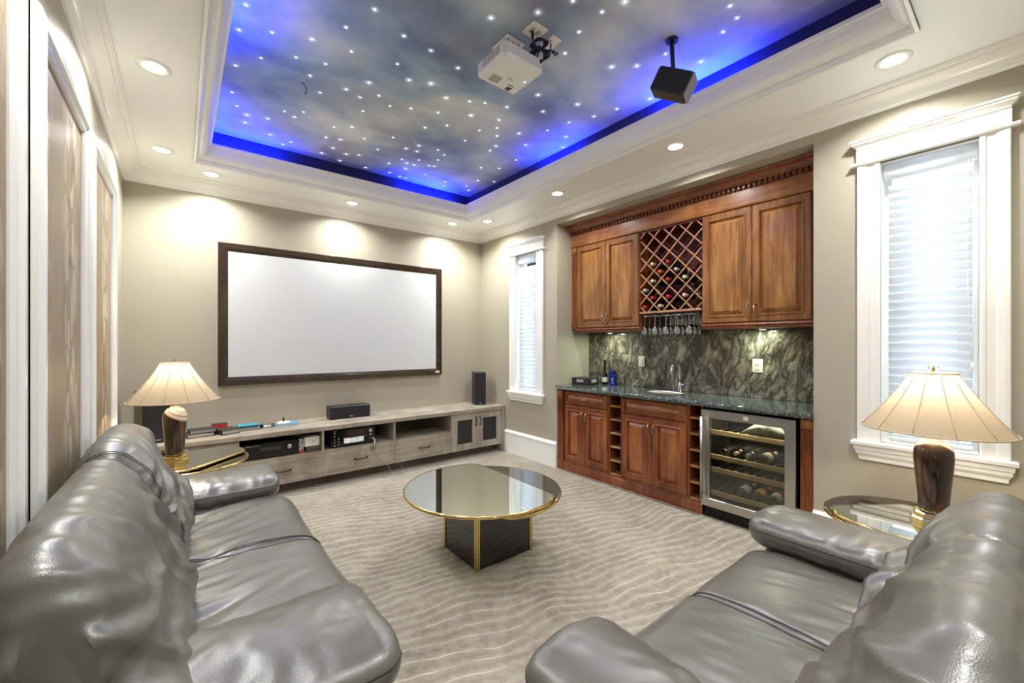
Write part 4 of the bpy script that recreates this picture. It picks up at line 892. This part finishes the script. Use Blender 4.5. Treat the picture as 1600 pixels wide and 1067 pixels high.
def floor_speaker(x, y, w, d, h, rz, z, label, side):
    s = thing('bookshelf_speaker', label, 'speaker', (x, y, z), rz)
    m = MB(); m.box(-w/2, w/2, -d/2+.012, d/2, 0, h, .006); obj('cabinet', m, side, s, True)
    m = MB(); m.box(-w/2+.004, w/2-.004, -d/2, -d/2+.014, .004, h-.004, .006); g = obj('grille', m, M_GRILLE, s, True)
    m = MB(); m.box(-.016, .016, -d/2-.0012, -d/2, .022, .028); obj('badge', m, M_GREYLAB, g, True)
floor_speaker(3.165, 4.70, .15, .20, .435, -.35, CZT, 'tall black bookshelf speaker on the console end beside the narrow window', M_BLACK)
floor_speaker(-.175, 4.62, .20, .26, .42, .28, CZT, 'dark wood bookshelf speaker on the console behind the lit lamp', M_VENEER)
cs = thing('centre_speaker', 'low wide black centre speaker on the console under the screen', 'speaker', (1.47, 4.76, CZT))
m = MB(); m.box(1.255, 1.685, 4.70, 4.86, CZT, CZT+.135, .006); obj('cabinet', m, M_BLACK, cs); m = MB(); m.box(1.26, 1.68, 4.687, 4.702, CZT+.004, CZT+.131, .005); g = obj('grille', m, M_GRILLE, cs); m = MB(); m.box(1.45, 1.49, 4.6858, 4.687, CZT+.02, CZT+.027); obj('badge', m, M_GREYLAB, g)
# small things on the console
def wallet(x, y, w, d, h, rz, mat, label, cat, edge=None):
    o = thing('disc_wallet' if cat == 'wallet' else 'media_case', label, cat, (x, y, CZT), rz)
    m = MB(); m.box(-w/2, w/2, -d/2, d/2, 0, h*.2, .003); m.box(-w/2, w/2, -d/2, d/2, h*.8, h, .003); m.box(-w/2, -w/2+.006, -d/2, d/2, 0, h, .003); obj('cover', m, mat, o, True)
    m = MB(); m.box(-w/2+.006, w/2-.006, -d/2+.006, d/2-.006, h*.18, h*.82); obj('pages', m, edge or M_GREYLAB, o, True)
    return o
M_BKLTH = plain('black_wallet_cloth', sr(48, 44, 44), .5, 0, .2)
wallet(.13, 4.62, .20, .17, .036, .15, M_BKLTH, 'black zip disc wallet lying next to the lamp', 'wallet'); wallet(.15, 4.62, .19, .16, .026, .1, M_BKLTH, 'second black disc wallet stacked on the first one', 'wallet').location.z = CZT+.036
wallet(.335, 4.60, .15, .16, .045, .35, M_BKLTH, 'open brown-black disc wallet in front of the red carton', 'wallet')
rc = thing('red_carton', 'small red carton behind the open disc wallet', 'carton', (.285, 4.72, CZT)); m = MB(); m.box(.225, .345, 4.69, 4.75, CZT, CZT+.075, .003); obj('body', m, M_RED, rc); m = MB(); m.box(.225, .345, 4.689, 4.751, CZT+.073, CZT+.08, .002); obj('flap', m, M_BKLTH, rc)
wallet(.50, 4.68, .17, .14, .03, .1, M_BKLTH, 'slim black case under the teal case', 'case'); wallet(.505, 4.68, .17, .14, .018, .06, M_TEAL, 'thin teal case lying on the slim black case', 'case', M_BKLTH).location.z = CZT+.03
sp_ = thing('disc_spindle', 'clear low spindle of blank discs beside the teal case', 'discs', (.665, 4.68, CZT)); m = MB(); m.lathe([(.062, CZT), (.062, CZT+.006), (.06, CZT+.03), (.0005, CZT+.03)], (.665, 4.68, 0), 28); obj('disc_pile', m, M_CHROME, sp_); m = MB(); m.lathe([(.064, CZT+.001), (.064, CZT+.034), (.06, CZT+.037), (.0005, CZT+.037)], (.665, 4.68, 0), 28, caps=False); obj('clear_cover', m, M_GOBLET, sp_)
wallet(.84, 4.70, .19, .13, .022, -.15, M_SKYBL, 'sky blue case under the cream spindle base', 'case', M_PAPER)
sb = thing('spindle_base', 'cream round spindle base with a black peg on the blue case', 'spindle', (.81, 4.70, CZT+.022)); m = MB(); m.lathe([(.058, CZT+.022), (.06, CZT+.03), (.045, CZT+.038), (.0005, CZT+.038)], (.81, 4.70, 0), 26); obj('disc_base', m, M_IVORY, sb); m = MB(); m.lathe([(.009, CZT+.036), (.0085, CZT+.075), (.005, CZT+.08), (.0005, CZT+.08)], (.81, 4.70, 0), 12); obj('peg', m, M_BLACK, sb)

# ------------------------------------------------------------------ tables
def dshape(cx, cy, R, cut, side, rc=.05, n=64):       # disc with one straight chord, rounded tips
    pts = []
    a0 = math.acos(cut/R)
    for i in range(n+1):
        a = a0+(2*PI-2*a0)*i/n; pts.append((R*math.cos(a), R*math.sin(a)))
    # soften the two tips
    P = [Vector((x, y)) for x, y in pts]
    out = P[4:-4]
    t0, t1 = P[0], P[-1]
    e = (t1-t0).normalized()
    b = [out[-1], t1, t1-e*(rc*1.1)]; a = [t0+e*(rc*1.1), t0, out[0]]
    bez = lambda q, s: q[0]*(1-s)**2+q[1]*2*s*(1-s)+q[2]*s*s
    full = list(out)+[bez(b, s/6) for s in range(1, 7)]+[bez(a, s/6) for s in range(0, 6)]
    ca, sa = math.cos(side), math.sin(side)
    return [(cx+p.x*ca-p.y*sa, cy+p.x*sa+p.y*ca) for p in full]
def tabletop(root, cx, cy, R, cut, ang, z0, z1, mat, name):
    poly = dshape(cx, cy, R, cut, ang)
    m = MB(); m.prism(poly, z0+.002, z1); tp_ = obj(name, m, mat, root)
    c = Vector((cx, cy)); m = MB(); L = []
    ce_ = Vector((sum(p[0] for p in poly)/len(poly), sum(p[1] for p in poly)/len(poly)))
    h = z1-z0
    for off, z in ((-.004, z1+.0005), (.003, z1+.0005), (.007, z1-.004), (.007, z0+.004), (.003, z0), (-.012, z0)):
        lp = []
        for i, p in enumerate(poly):
            a = Vector(poly[i-1]); b = Vector(poly[(i+1) % len(poly)]); t_ = (b-a).normalized(); nn = Vector((t_.y, -t_.x))
            lp.append((p[0]+nn.x*off, p[1]+nn.y*off, z))
        L.append(lp)
    m.loops(L, closed=True, smooth=True); obj('brass_rim', m, M_BRASS, tp_)
    return tp_
ct = thing('coffee_table', 'round swivel coffee table with two mirrored tops and a black brass-edged base', 'coffee table', (1.667, 2.37, 0))
B = (1.437, 1.90, 2.16, 2.58)
m = MB(); m.box(B[0]+.006, B[1]-.006, B[2]+.006, B[3]-.006, .004, .40); obj('base_panel', m, M_BLACKLAC, ct)
for bx, by in ((B[0], B[2]), (B[1], B[2]), (B[0], B[3]), (B[1], B[3])):
    sx_, sy_ = (1 if bx == B[0] else -1), (1 if by == B[2] else -1); m = MB()
    for k in range(2):
        m.box(bx+sx_*(.001+k*.014), bx+sx_*(.013+k*.014), by-sy_*.002, by+sy_*.012, 0, .405, .003)
        if k: m.box(bx-sx_*.002, bx+sx_*.012, by+sy_*(.001+k*.014), by+sy_*(.013+k*.014), 0, .405, .003)
    obj('brass_corner', m, M_BRASS, ct)
m = MB(); m.box(B[0]-.002, B[1]+.002, B[2]-.002, B[3]+.002, .398, .408, .002); obj('top_plate', m, M_BRASS, ct)
tabletop(ct, 1.625, 2.36, .525, .27, PI+.25, .408, .426, M_SMOKE, 'lower_top')
tabletop(ct, 1.625, 2.36, .525, .255, 0.0, .432, .450, M_MIRROR, 'upper_top')
m = MB(); m.lathe([(.05, .42), (.05, .434)], (1.667, 2.37, 0), 20); obj('swivel', m, M_BRASS, ct)
ZTB = .58
def side_table(cx, cy, R, a1, a2, cut, label):
    s = thing('side_table', label, 'side table', (cx, cy, 0))
    w = .13
    m = MB(); m.box(cx-w, cx+w, cy-w, cy+w, .004, ZTB-.045); obj('base_panel', m, M_BLACKLAC, s)
    for sx_ in (-1, 1):
        for sy_ in (-1, 1): m = MB(); m.box(cx+sx_*(w-.018), cx+sx_*(w+.004), cy+sy_*(w-.018), cy+sy_*(w+.004), 0, ZTB-.04, .003); obj('brass_corner', m, M_BRASS, s)
    tabletop(s, cx, cy, R, R*.52, a1, ZTB-.042, ZTB-.024, M_SMOKE, 'lower_top'); tabletop(s, cx, cy, R, R*cut, a2, ZTB-.018, ZTB, M_MIRROR, 'upper_top')
    m = MB(); m.lathe([(.04, ZTB-.03), (.04, ZTB-.014)], (cx, cy, 0), 16); obj('swivel', m, M_BRASS, s)
side_table(.06, 3.86, .355, PI*.75, -.77, .64, 'mirrored brass-edged side table between sofa arm and media console')
side_table(2.79, .38, .335, -PI*.70, .934, .43, 'mirrored brass-edged side table by the window beside the shorter sofa')

# ------------------------------------------------------------------ table lamps
def table_lamp(x, y, label, rz, ring):
    l = thing('table_lamp', label, 'lamp', (x, y, ZTB+.0005), rz)
    m = MB(); m.lathe([(.082, 0), (.082, .022), (.078, .028), (.070, .030), (.070, .046), (.066, .052), (.052, .056), (.052, .062), (.001, .062)], (0,0,0), 10, smooth=False); obj('brass_base', m, M_BRASS, l, True)
    m = MB(); m.lathe([(.052, .060), (.054, .075), (.056, .12), (.061, .18), (.067, .25), (.0705, .30), (.0695, .335), (.061, .362), (.045, .380), (.028, .388), (.026, .396), (.001, .397)], (0,0,0), 40); obj('vase', m, M_VASE, l, True)
    m = MB(); m.lathe([(.024, .395), (.024, .41), (.012, .414), (.012, .45), (.017, .452), (.017, .50), (.001, .50)], (0,0,0), 16); obj('socket', m, M_BRASS, l, True)
    # faceted shade of twelve panels with ribs
    zb, zt, rb, rt2, n = .438, .700, .262, .082, 12
    m = MB(); nn = 10; sub = 4
    L = []
    for i in range(nn+1):
        q = i/nn; r = rb+(rt2-rb)*q-.010*math.sin(PI*q); z = zb+(zt-zb)*q; lp = []
        for k in range(n*sub):
            a = 2*PI*k/(n*sub); f = (k % sub)/sub; lp.append((r*(1-.016*math.sin(PI*f))*math.cos(a), r*(1-.016*math.sin(PI*f))*math.sin(a), z))
        L.append(lp)
    m.loops(L, closed=True, smooth=False); sh = obj('lamp_shade', m, M_SHADE, l, True, fixn=False)
    m = MB()
    for k in range(n):
        a = 2*PI*k/n; m.tube([((rb+(rt2-rb)*q-.010*math.sin(PI*q)+.0008)*math.cos(a), (rb+(rt2-rb)*q-.010*math.sin(PI*q)+.0008)*math.sin(a), zb+(zt-zb)*q) for q in [i/6 for i in range(7)]], .0022, 5)
    for r, z in ((rb, zb), (rt2, zt)): m.tube([(r*math.cos(2*PI*k/48), r*math.sin(2*PI*k/48), z) for k in range(48)], .0036, 6, closed=True)
    obj('shade_trim', m, plain('shade_braid', sr(188, 168, 138), .7), sh, True)
    m = MB()
    for k in range(3): a = 2*PI*k/3; m.tube([(0, 0, .702), (rt2*math.cos(a), rt2*math.sin(a), .700)], .002, 5)
    m.tube([(.045*math.sin(a)*(1+.1*math.sin(a)), 0, .50+.20*(1-math.cos(a))/2) for a in [i*PI/10 for i in range(11)]]+[(-.045*math.sin(a), 0, .50+.20*(1-math.cos(a))/2) for a in [PI-i*PI/10 for i in range(11)]], .002, 5); obj('harp', m, M_BRASS, l, True)
    m = MB(); m.lathe([(.006, .70), (.009, .708), (.004, .713), (.007, .72), (.003, .73), (.0015, .742), (.0005, .744)], (0,0,0), 12); fi = obj('finial', m, M_BRASS, l, True)
    if ring: m = MB(); m.tube([(.022*math.cos(a), 0, .728+.018*math.sin(a)) for a in [2*PI*k/24 for k in range(24)]], .0025, 6, closed=True); obj('finial_ring', m, M_CHROME, fi, True)
    m = MB(); m.lathe([(.012, .50), (.014, .51), (.028, .545), (.03, .565), (.022, .59), (.0005, .598)], (0,0,0), 16); obj('bulb', m, emis('lit_bulb', (1, .82, .55), 12), l, True)
    lt = light('lamp_light', 'POINT', (0, 0, .62), LAMP_W, (1, .93, .78), None, shadow_soft_size=.03); lt.parent = l; lt.location = (0, 0, .625)
table_lamp(-.03, 3.79, 'lit table lamp with a brown vase on the side table near the dark wood speaker', .3, False)
table_lamp(2.765, .30, 'lit table lamp with a brown vase in front of the large window', 0.9, True)

# ------------------------------------------------------------------ sofas
def catmull(P, per=6):
    n = len(P); out = []
    for i in range(n):
        p0, p1, p2, p3 = [Vector(P[(i+k-1) % n]) for k in range(4)]
        for s in range(per):
            q = s/per; out.append(.5*((2*p1)+(-p0+p2)*q+(2*p0-5*p1+4*p2-p3)*q*q+(-p0+3*p1-3*p2+p3)*q**3))
    return out
def loft(sec, a, b, n, axis, e, endr, disp=None, per=6, sag=None):
    S = catmull(sec, per); c = sum(S, Vector((0, 0)))/len(S); st = []
    for i in range(n+1):
        q = i/n; q = .5-.5*math.cos(PI*q)*(.55+.45*abs(math.cos(PI*q))) if True else q
        q = min(max(q, 0), 1); s = a+(b-a)*q; d = max(0.0, min(s-a, b-s))
        k = 1.0 if d >= endr else (1-(1-d/endr)**e)**(1/e)*.999+.001
        off = endr*(1-k)
        L = []
        for p in S:
            r = (p-c); l = r.length; r = c+r*max(0.0, (l-off*min(1, l/.12)*1.0))/max(l, 1e-6) if l > 0 else c
            L.append((s, r.x, r.y) if axis == 'x' else (r.x, s, r.y))
        st.append(L)
    m = MB(); m.loops(st, closed=True, cap0=True, cap1=True, smooth=True)
    if disp:
        me = bpy.data.meshes.new('t'); me.from_pydata(m.v, [], m.f); bm = bmesh.new(); bm.from_mesh(me); bmesh.ops.recalc_face_normals(bm, faces=bm.faces); bm.normal_update()
        m.v = [tuple(v.co+v.normal*disp(v.co)) for v in bm.verts]; bm.free(); bpy.data.meshes.remove(me)
    return m, len(S), n+1
def rid(p, s=1.0):                                   # soft leather folds: sharp valleys, round crowns
    return 1-abs(noise.noise(p*s))*2.2
def make_sofa(name, label, loc, rz, half, depth, armw, armz, back_top, seed, armd, hbn, hbp, seatz=.455):
    so = thing(name, label, 'sofa', loc, rz)
    o3 = Vector((seed*3.1, seed*1.7, 0))
    def add(nm, mb, mat=M_LEATHER, parent=None): return obj(nm, mb, mat, parent or so, True)
    W = half+armw
    m = MB(); m.box(-W+.05, W-.05, -.32, depth-.06, .05, .30, .02); add('sofa_base', m)
    for sx_ in (-1, 1):
        for y in (-.28, depth-.14): m = MB(); m.lathe([(.03, 0), (.034, .055)], (sx_*(W-.12), y, 0), 12); add('foot', m, M_BLACK)
    # seats
    for i, (a, b) in enumerate(((-half, 0), (0, half))):
        sec = [(-.10, .28), (-.10, seatz-.03), (-.02, seatz+.004), (.12, seatz+.012), (depth*.55, seatz+.018), (depth-.11, seatz+.006), (depth-.035, seatz-.035), (depth, seatz-.12), (depth-.005, .22), (depth-.03, .10), (depth-.12, .09), (.2, .2)]
        def ds(p, a=a, b=b):
            w = max(0, 1-max(p.y, 0)/(depth*.9)); ed = min(p.x-a, b-p.x)
            f = .013*w*rid(Vector((p.x*9+p.y*5, p.y*2.0-p.x*1.5, seed)))+.006*noise.noise(Vector((p.x*4, p.y*4, seed*2+i)))
            f += .010*noise.noise(Vector((p.x*2.2, p.y*2.2, seed+i*5)))+.0055*w*rid(Vector((p.x*26+p.y*9, p.y*5, seed+3)))
            return f
        m, ns, nn = loft(sec, a+.001, b-.001, 56, 'x', 2.2, .035, ds, 7)
        s_ = add('seat_cushion', m)
        for st_ in ((nn-6, nn-7) if i == 0 else (5,)):    # stitched seams beside the joint
            pth = [m.v[st_*ns+k] for k in range(2*7, 9*7)]; pm = MB(); pm.tube([(p[0], p[1]+.0005, p[2]+.0008) for p in pth], .0022, 6); add('seam', pm, M_PIPING, s_)
    # back cushions
    for i, (a, b) in enumerate(((-half-hbn, 0), (0, half+hbp))):
        bt = back_top+(.02 if i == 0 else 0)
        sec = [(.00, seatz-.06), (.035, seatz+.06), (.030, seatz+.15), (-.005, seatz+.22), (-.050, bt-.235), (-.085, bt-.15), (-.125, bt-.07), (-.19, bt-.012), (-.255, bt-.002), (-.312, bt-.05), (-.335, bt-.16), (-.33, .55), (-.30, .32), (-.12, .30)]
        def db(p, a=a, b=b, bt=bt):
            hgt = (p.z-seatz)/(bt-seatz); low = max(0, 1-abs(hgt-.42)/.52); fr = 1 if p.y > -.28 else .15
            ux = (p.x-a)/(b-a)
            f = .010*noise.noise(Vector((p.x*2.4, p.z*2.4, seed+i*4)))
            g = Vector((p.x*3.0+p.z*3.4, p.z*7.5-p.x*3.2, seed*2+i*3))
            sg = -1 if (i == 0) else 1
            wx = .10*noise.noise(Vector((p.x*2.5, p.z*2.5, seed+20+i))); al = p.x*.75+p.z*.66*sg; ac = p.x*.66*sg-p.z*.75+wx
            r1 = max(0, rid(Vector((al*1.7, ac*4.6, seed*2+i*3)))); r2 = max(0, rid(Vector((al*2.6, ac*9.5, seed+i*7+2)))); r3 = max(0, rid(Vector((p.x*13, p.z*5+p.y*4, seed+i))))
            f += fr*((.30+.70*low)*(.044*(r1**2.2-.35)+.016*(r2**2-.3))+.0035*r3**2)
            f += fr*.004*rid(Vector((p.x*7, p.z*3+p.y*3, seed+9)))
            # slouch: a fold under the head roll
            f -= fr*.030*math.exp(-((hgt-.50-.10*math.sin(ux*3.0+seed))/.085)**2)*(.55+.6*noise.noise(Vector((p.x*3, seed, 1))))
            # gathers run in from both edges
            e_ = min(ux, 1-ux); f += fr*.007*math.exp(-e_/.16)*math.sin(p.z*74+6*noise.noise(Vector((p.x*6, p.z*4, seed))))*(.4+.6*low)
            return f
        m, ns, nn = loft(sec, a-.004, b+.004, 84, 'x', 2.0, .13, db, 9)
        bc = add('back_cushion', m)
        # seam down the outer side of the cushion
        q = 12 if i == 1 else nn-13
        for dq in (0, 1):
            pth = [m.v[(q+dq)*ns+k] for k in range(ns) if k < ns*10//14]; pm = MB(); pm.tube(pth, .0019, 5); add('seam', pm, M_PIPING, bc)
    # back shell behind the cushions
    m, ns, nn = loft([(-.335, .08), (-.34, .35), (-.33, back_top-.30), (-.27, back_top-.25), (-.20, back_top-.28), (-.18, .4), (-.18, .08)], -W+.05, W-.05, 20, 'x', 2.5, .06, None, 5); add('back_shell', m)
    # arms: panel below, pillow pad above
    for s in (-1, 1):
        a, b = (half-.02, W) if s > 0 else (-W, -half+.02)
        pm = MB(); sec2 = [(-.32, .08), (armd-.09, .08), (armd-.055, .20), (armd-.06, armz-.14), (armd-.10, armz-.09), (-.28, armz-.09), (-.32, .3)]
        pm, ns, nn = loft(sec2, a+.035, b-.012, 14, 'x', 3, .03, lambda p: .004*noise.noise(p*5+o3), 5); add('arm_panel', pm)
        c_ = (a+b)/2; hw = (b-a)/2+.005
        sec = [(c_-hw, armz-.085), (c_-hw-.004, armz-.05), (c_-hw*.86, armz-.012), (c_-hw*.45, armz+.010), (c_, armz+.016), (c_+hw*.45, armz+.010), (c_+hw*.86, armz-.012), (c_+hw+.004, armz-.05), (c_+hw, armz-.085), (c_+hw*.8, armz-.125), (c_, armz-.135), (c_-hw*.8, armz-.125)]
        def da(p):
            bk = max(0, 1-(p.y+.2)/(depth*.9)); e2 = abs(p.x-c_)/hw
            return .008*noise.noise(Vector((p.x*5, p.y*4, seed+s)))+.010*bk*(rid(Vector((p.x*8+p.y*3, p.y*6-p.x*3, seed+s*2)))-.5)+.004*e2*rid(Vector((p.x*5, p.y*16, seed)))+.0025*rid(Vector((p.x*14+p.y*8, p.y*12, seed+7)))
        m, ns, nn = loft(sec, -.20, armd+.005, 64, 'y', 2.4, .085, da, 7)
        pad = add('arm_pad', m)
        for ks in (8, -1):                             # stitched edge along both long sides, round the front
            k = (1 if ks == -1 else 7)*7
            pth = [m.v[j*ns+k] for j in range(3, nn-3)]; pm = MB(); pm.tube(pth, .003, 6); add('seam', pm, M_PIPING, pad)
    return so
make_sofa('leather_sofa', 'charcoal leather sofa along the panelled wall with slouchy cushions', (0, 2.26, 0), -PI/2, .72, .58, .44, .585, .985, 3, .49, .10, .32)
make_sofa('leather_loveseat', 'shorter charcoal leather sofa facing the projection screen', (1.575, .30, 0), 0, .565, .59, .30, .595, .935, 8, .56, .12, .05)

# ------------------------------------------------------------------ ceiling things
pr_ = thing('projector', 'white projector hanging under the painted sky ceiling', 'projector', (1.555, 1.99, ZT-.22))
zb = ZT-.215; px0, px1, py0, py1 = 1.405, 1.705, 1.83, 2.12
m = MB(); m.box(px0, px1, py0, py1, zb, zb+.10, .022); bd = obj('body', m, M_WHITEPL, pr_)
m = MB(); m.lathe([(.036, py1-.01), (.036, py1+.012), (.03, py1+.014), (.028, py1+.004), (.0005, py1+.002)], (1.47, 0, zb+.055), 20, 'y'); obj('lens', m, M_GLOSSB, pr_)
m = MB(); m.box(1.46, 1.53, 2.01, 2.075, zb-.0008, zb+.001); obj('rating_label', m, M_GREYLAB, bd)
m = MB(); m.box(1.60, 1.635, 2.055, 2.09, zb-.0012, zb+.002, .0005); m.box(1.59, 1.63, 2.035, 2.042, zb-.0012, zb+.002); obj('port_cover', m, M_BLACK, bd)
m = MB(); m.box(1.545, 1.59, 1.985, 1.995, zb-.0008, zb+.001); obj('printed_name', m, M_GREYLAB, bd)
m = MB(); m.lathe([(.004, zb-.002), (.004, zb+.002)], (1.655, 1.955, 0), 10); obj('status_light', m, M_STATUS, bd)
m = MB()
for k in range(7): m.box(px0-.002, px0+.003, py0+.05+k*.024, py0+.062+k*.024, zb+.03, zb+.075)
obj('side_vent', m, M_GREYLAB, bd)
m = MB(); m.box(1.545, 1.60, 2.04-.06, 2.04+.0, zb+.095, ZT-.01, .006); obj('mount_arm', m, M_WHITEPL, pr_)
m = MB(); m.box(1.50, 1.64, 1.93, 2.085, ZT-.012, ZT, .004); mp = obj('ceiling_plate', m, M_WHITEPL, pr_)
m = MB()
for k in range(3): m.lathe([(.008, ZT-.0135), (.008, ZT-.011)], (1.525+.04*k, 1.955, 0), 10)
obj('screw_slot', m, M_GREYLAB, mp)
for i, (x, y, tx) in enumerate(((1.615, 1.815, 'white multi-socket plate on the mural behind the projector'), (1.755, 1.825, 'white single socket plate on the mural by the cable loops'))):
    o = thing('ceiling_plate', tx, 'socket plate', (x, y, ZT-.008)); m = MB(); m.box(x-.058 if i == 0 else x-.04, x+.058 if i == 0 else x+.04, y-.055, y+.055, ZT-.007, ZT, .003); obj('plate', m, M_IVORY, o)
    m = MB()
    for k in range(2 if i == 0 else 1): m.box(x-.035+k*.04, x-.010+k*.04, y-.02, y+.02, ZT-.011, ZT-.006, .002)
    obj('socket', m, M_GREYLAB, o)
cb = thing('projector_cable', 'bundle of looped black cables between socket plates and projector', 'cable', (1.69, 1.84, ZT-.12))
c0 = Vector((1.665, 1.835, ZT-.075))
def loop_cable(dx, dy, up, ph, r=.0042):
    m = MB(); pa = []
    for i in range(25):
        a = 2*PI*i/24; pa.append((c0.x+dx*math.sin(a)+.012*math.sin(2*a+ph), c0.y+dy*math.sin(a)+.01*math.cos(a+ph), c0.z-.01+(up if math.cos(a) < 0 else .06)*(-(1-math.cos(a))/2 if math.cos(a) < 0 else (1-math.cos(a))/2-.5)))
    m.tube(pa, r, 7); obj('cable_loop', m, M_CABLE, cb)
for k in range(5):
    m = MB(); w_ = .026+.007*k; q = k*.5
    pa = [(c0.x, c0.y, c0.z)]
    top = [(c0.x+w_*math.sin(a)*math.cos(.7+q*.1), c0.y-w_*math.sin(a)*.8, c0.z+.068*(1-math.cos(a))/2*(1-.06*k)) for a in [2*PI*i/14 for i in range(15)]]
    bot = [(c0.x+w_*math.sin(a)*math.cos(.7-q*.1), c0.y-w_*math.sin(a)*.8, c0.z-.085*(1-math.cos(a))/2*(1-.05*k)) for a in [2*PI*i/14 for i in range(15)]]
    m.tube(top+bot[1:], .0042, 7, closed=False); obj('cable_loop', m, M_CABLE, cb)
m = MB(); m.tube([(1.60, 1.82, ZT-.012), (1.603, 1.822, ZT-.04), (1.625, 1.828, ZT-.07), (c0.x, c0.y, c0.z), (1.635, 1.84, ZT-.12), (1.62, 1.838, ZT-.16), (1.618, 1.85, ZT-.165)], .0045, 7); m.lathe([(.009, 0), (.009, -.032), (.005, -.042)], (1.60, 1.82, ZT-.010), 10); obj('power_lead', m, M_CABLE, cb)
m = MB(); m.tube([(1.752, 1.825, ZT-.011), (1.752, 1.83, ZT-.045), (1.785, 1.815, ZT-.075), (1.80, 1.81, ZT-.06), (1.77, 1.82, ZT-.05), (1.70, 1.832, ZT-.065), (c0.x, c0.y, c0.z), (1.65, 1.838, ZT-.13), (1.655, 1.85, ZT-.165)], .0048, 7); obj('video_lead', m, M_CABLE, cb)
m = MB(); m.lathe([(.013, -.012), (.013, .012)], tuple(c0), 12); obj('cable_tie', m, M_BLACK, cb)

# surround speaker on a bracket
mt = onz(1050, 62, ZT)
pc = onz(1053, 133, ZT-.26)
sd_ = Vector((.36, -.93, -.52)).normalized()
sv_ = thing('surround_speaker', 'small black surround speaker with a grey front on a ceiling bracket', 'speaker', tuple(pc)); sv_.rotation_euler = sd_.to_track_quat('X', 'Z').to_euler()
m = MB(); m.box(-.115, .10, -.06, .06, -.07, .07, .01); obj('cabinet', m, M_BLACK, sv_, True); m = MB(); m.box(.098, .112, -.058, .058, -.067, .067, .008); obj('grille', m, M_GREYGR, sv_, True)
bpm = sv_.rotation_euler.to_matrix().inverted()
lp_ = lambda p: tuple(bpm @ (Vector(p)-pc))
m = MB(); m.tube([lp_((mt.x, mt.y, ZT)), lp_((mt.x, mt.y, ZT-.05)), lp_((mt.x*.6+pc.x*.4, mt.y*.6+pc.y*.4, ZT-.14)), lp_((pc.x, pc.y, pc.z+.06))], [.014, .013, .012, .012], 10); obj('bracket_arm', m, M_BLACK, sv_, True)
m = MB(); pa = [lp_((mt.x+.035*math.cos(a), mt.y+.035*math.sin(a), ZT)) for a in [2*PI*k/20 for k in range(20)]]; pb = [lp_((mt.x+.035*math.cos(a), mt.y+.035*math.sin(a), ZT-.012)) for a in [2*PI*k/20 for k in range(20)]]; m.loops([pa, pb], cap0=True, cap1=True); obj('bracket_plate', m, M_BLACK, sv_, True)
m = MB(); m.tube([lp_((mt.x+.02, mt.y-.02, ZT)), lp_((mt.x+.05, mt.y-.03, ZT-.09)), lp_((pc.x+.05, pc.y-.03, pc.z+.12)), lp_((pc.x+.02, pc.y, pc.z+.06))], .002, 5); obj('speaker_wire', m, M_WHITEPL, sv_, True)
# two bare wire ends poking out of the mural
for u, v, c, tx in ((478, 131, M_CABLE, 'short blue-black wire end hanging from the mural over the sofa'), (778, 240, M_WHITEPL, 'short white wire end hanging from the mural near the bar')):
    p = onz(u, v, ZT); m = MB(); m.tube([(p.x-.03, p.y, p.z), (p.x-.012, p.y, p.z-.012), (p.x, p.y, p.z-.02), (p.x+.004, p.y+.002, p.z-.05), (p.x-.004, p.y+.004, p.z-.075)], .0035, 6); one('wire_end', m, c, tx, 'wire')
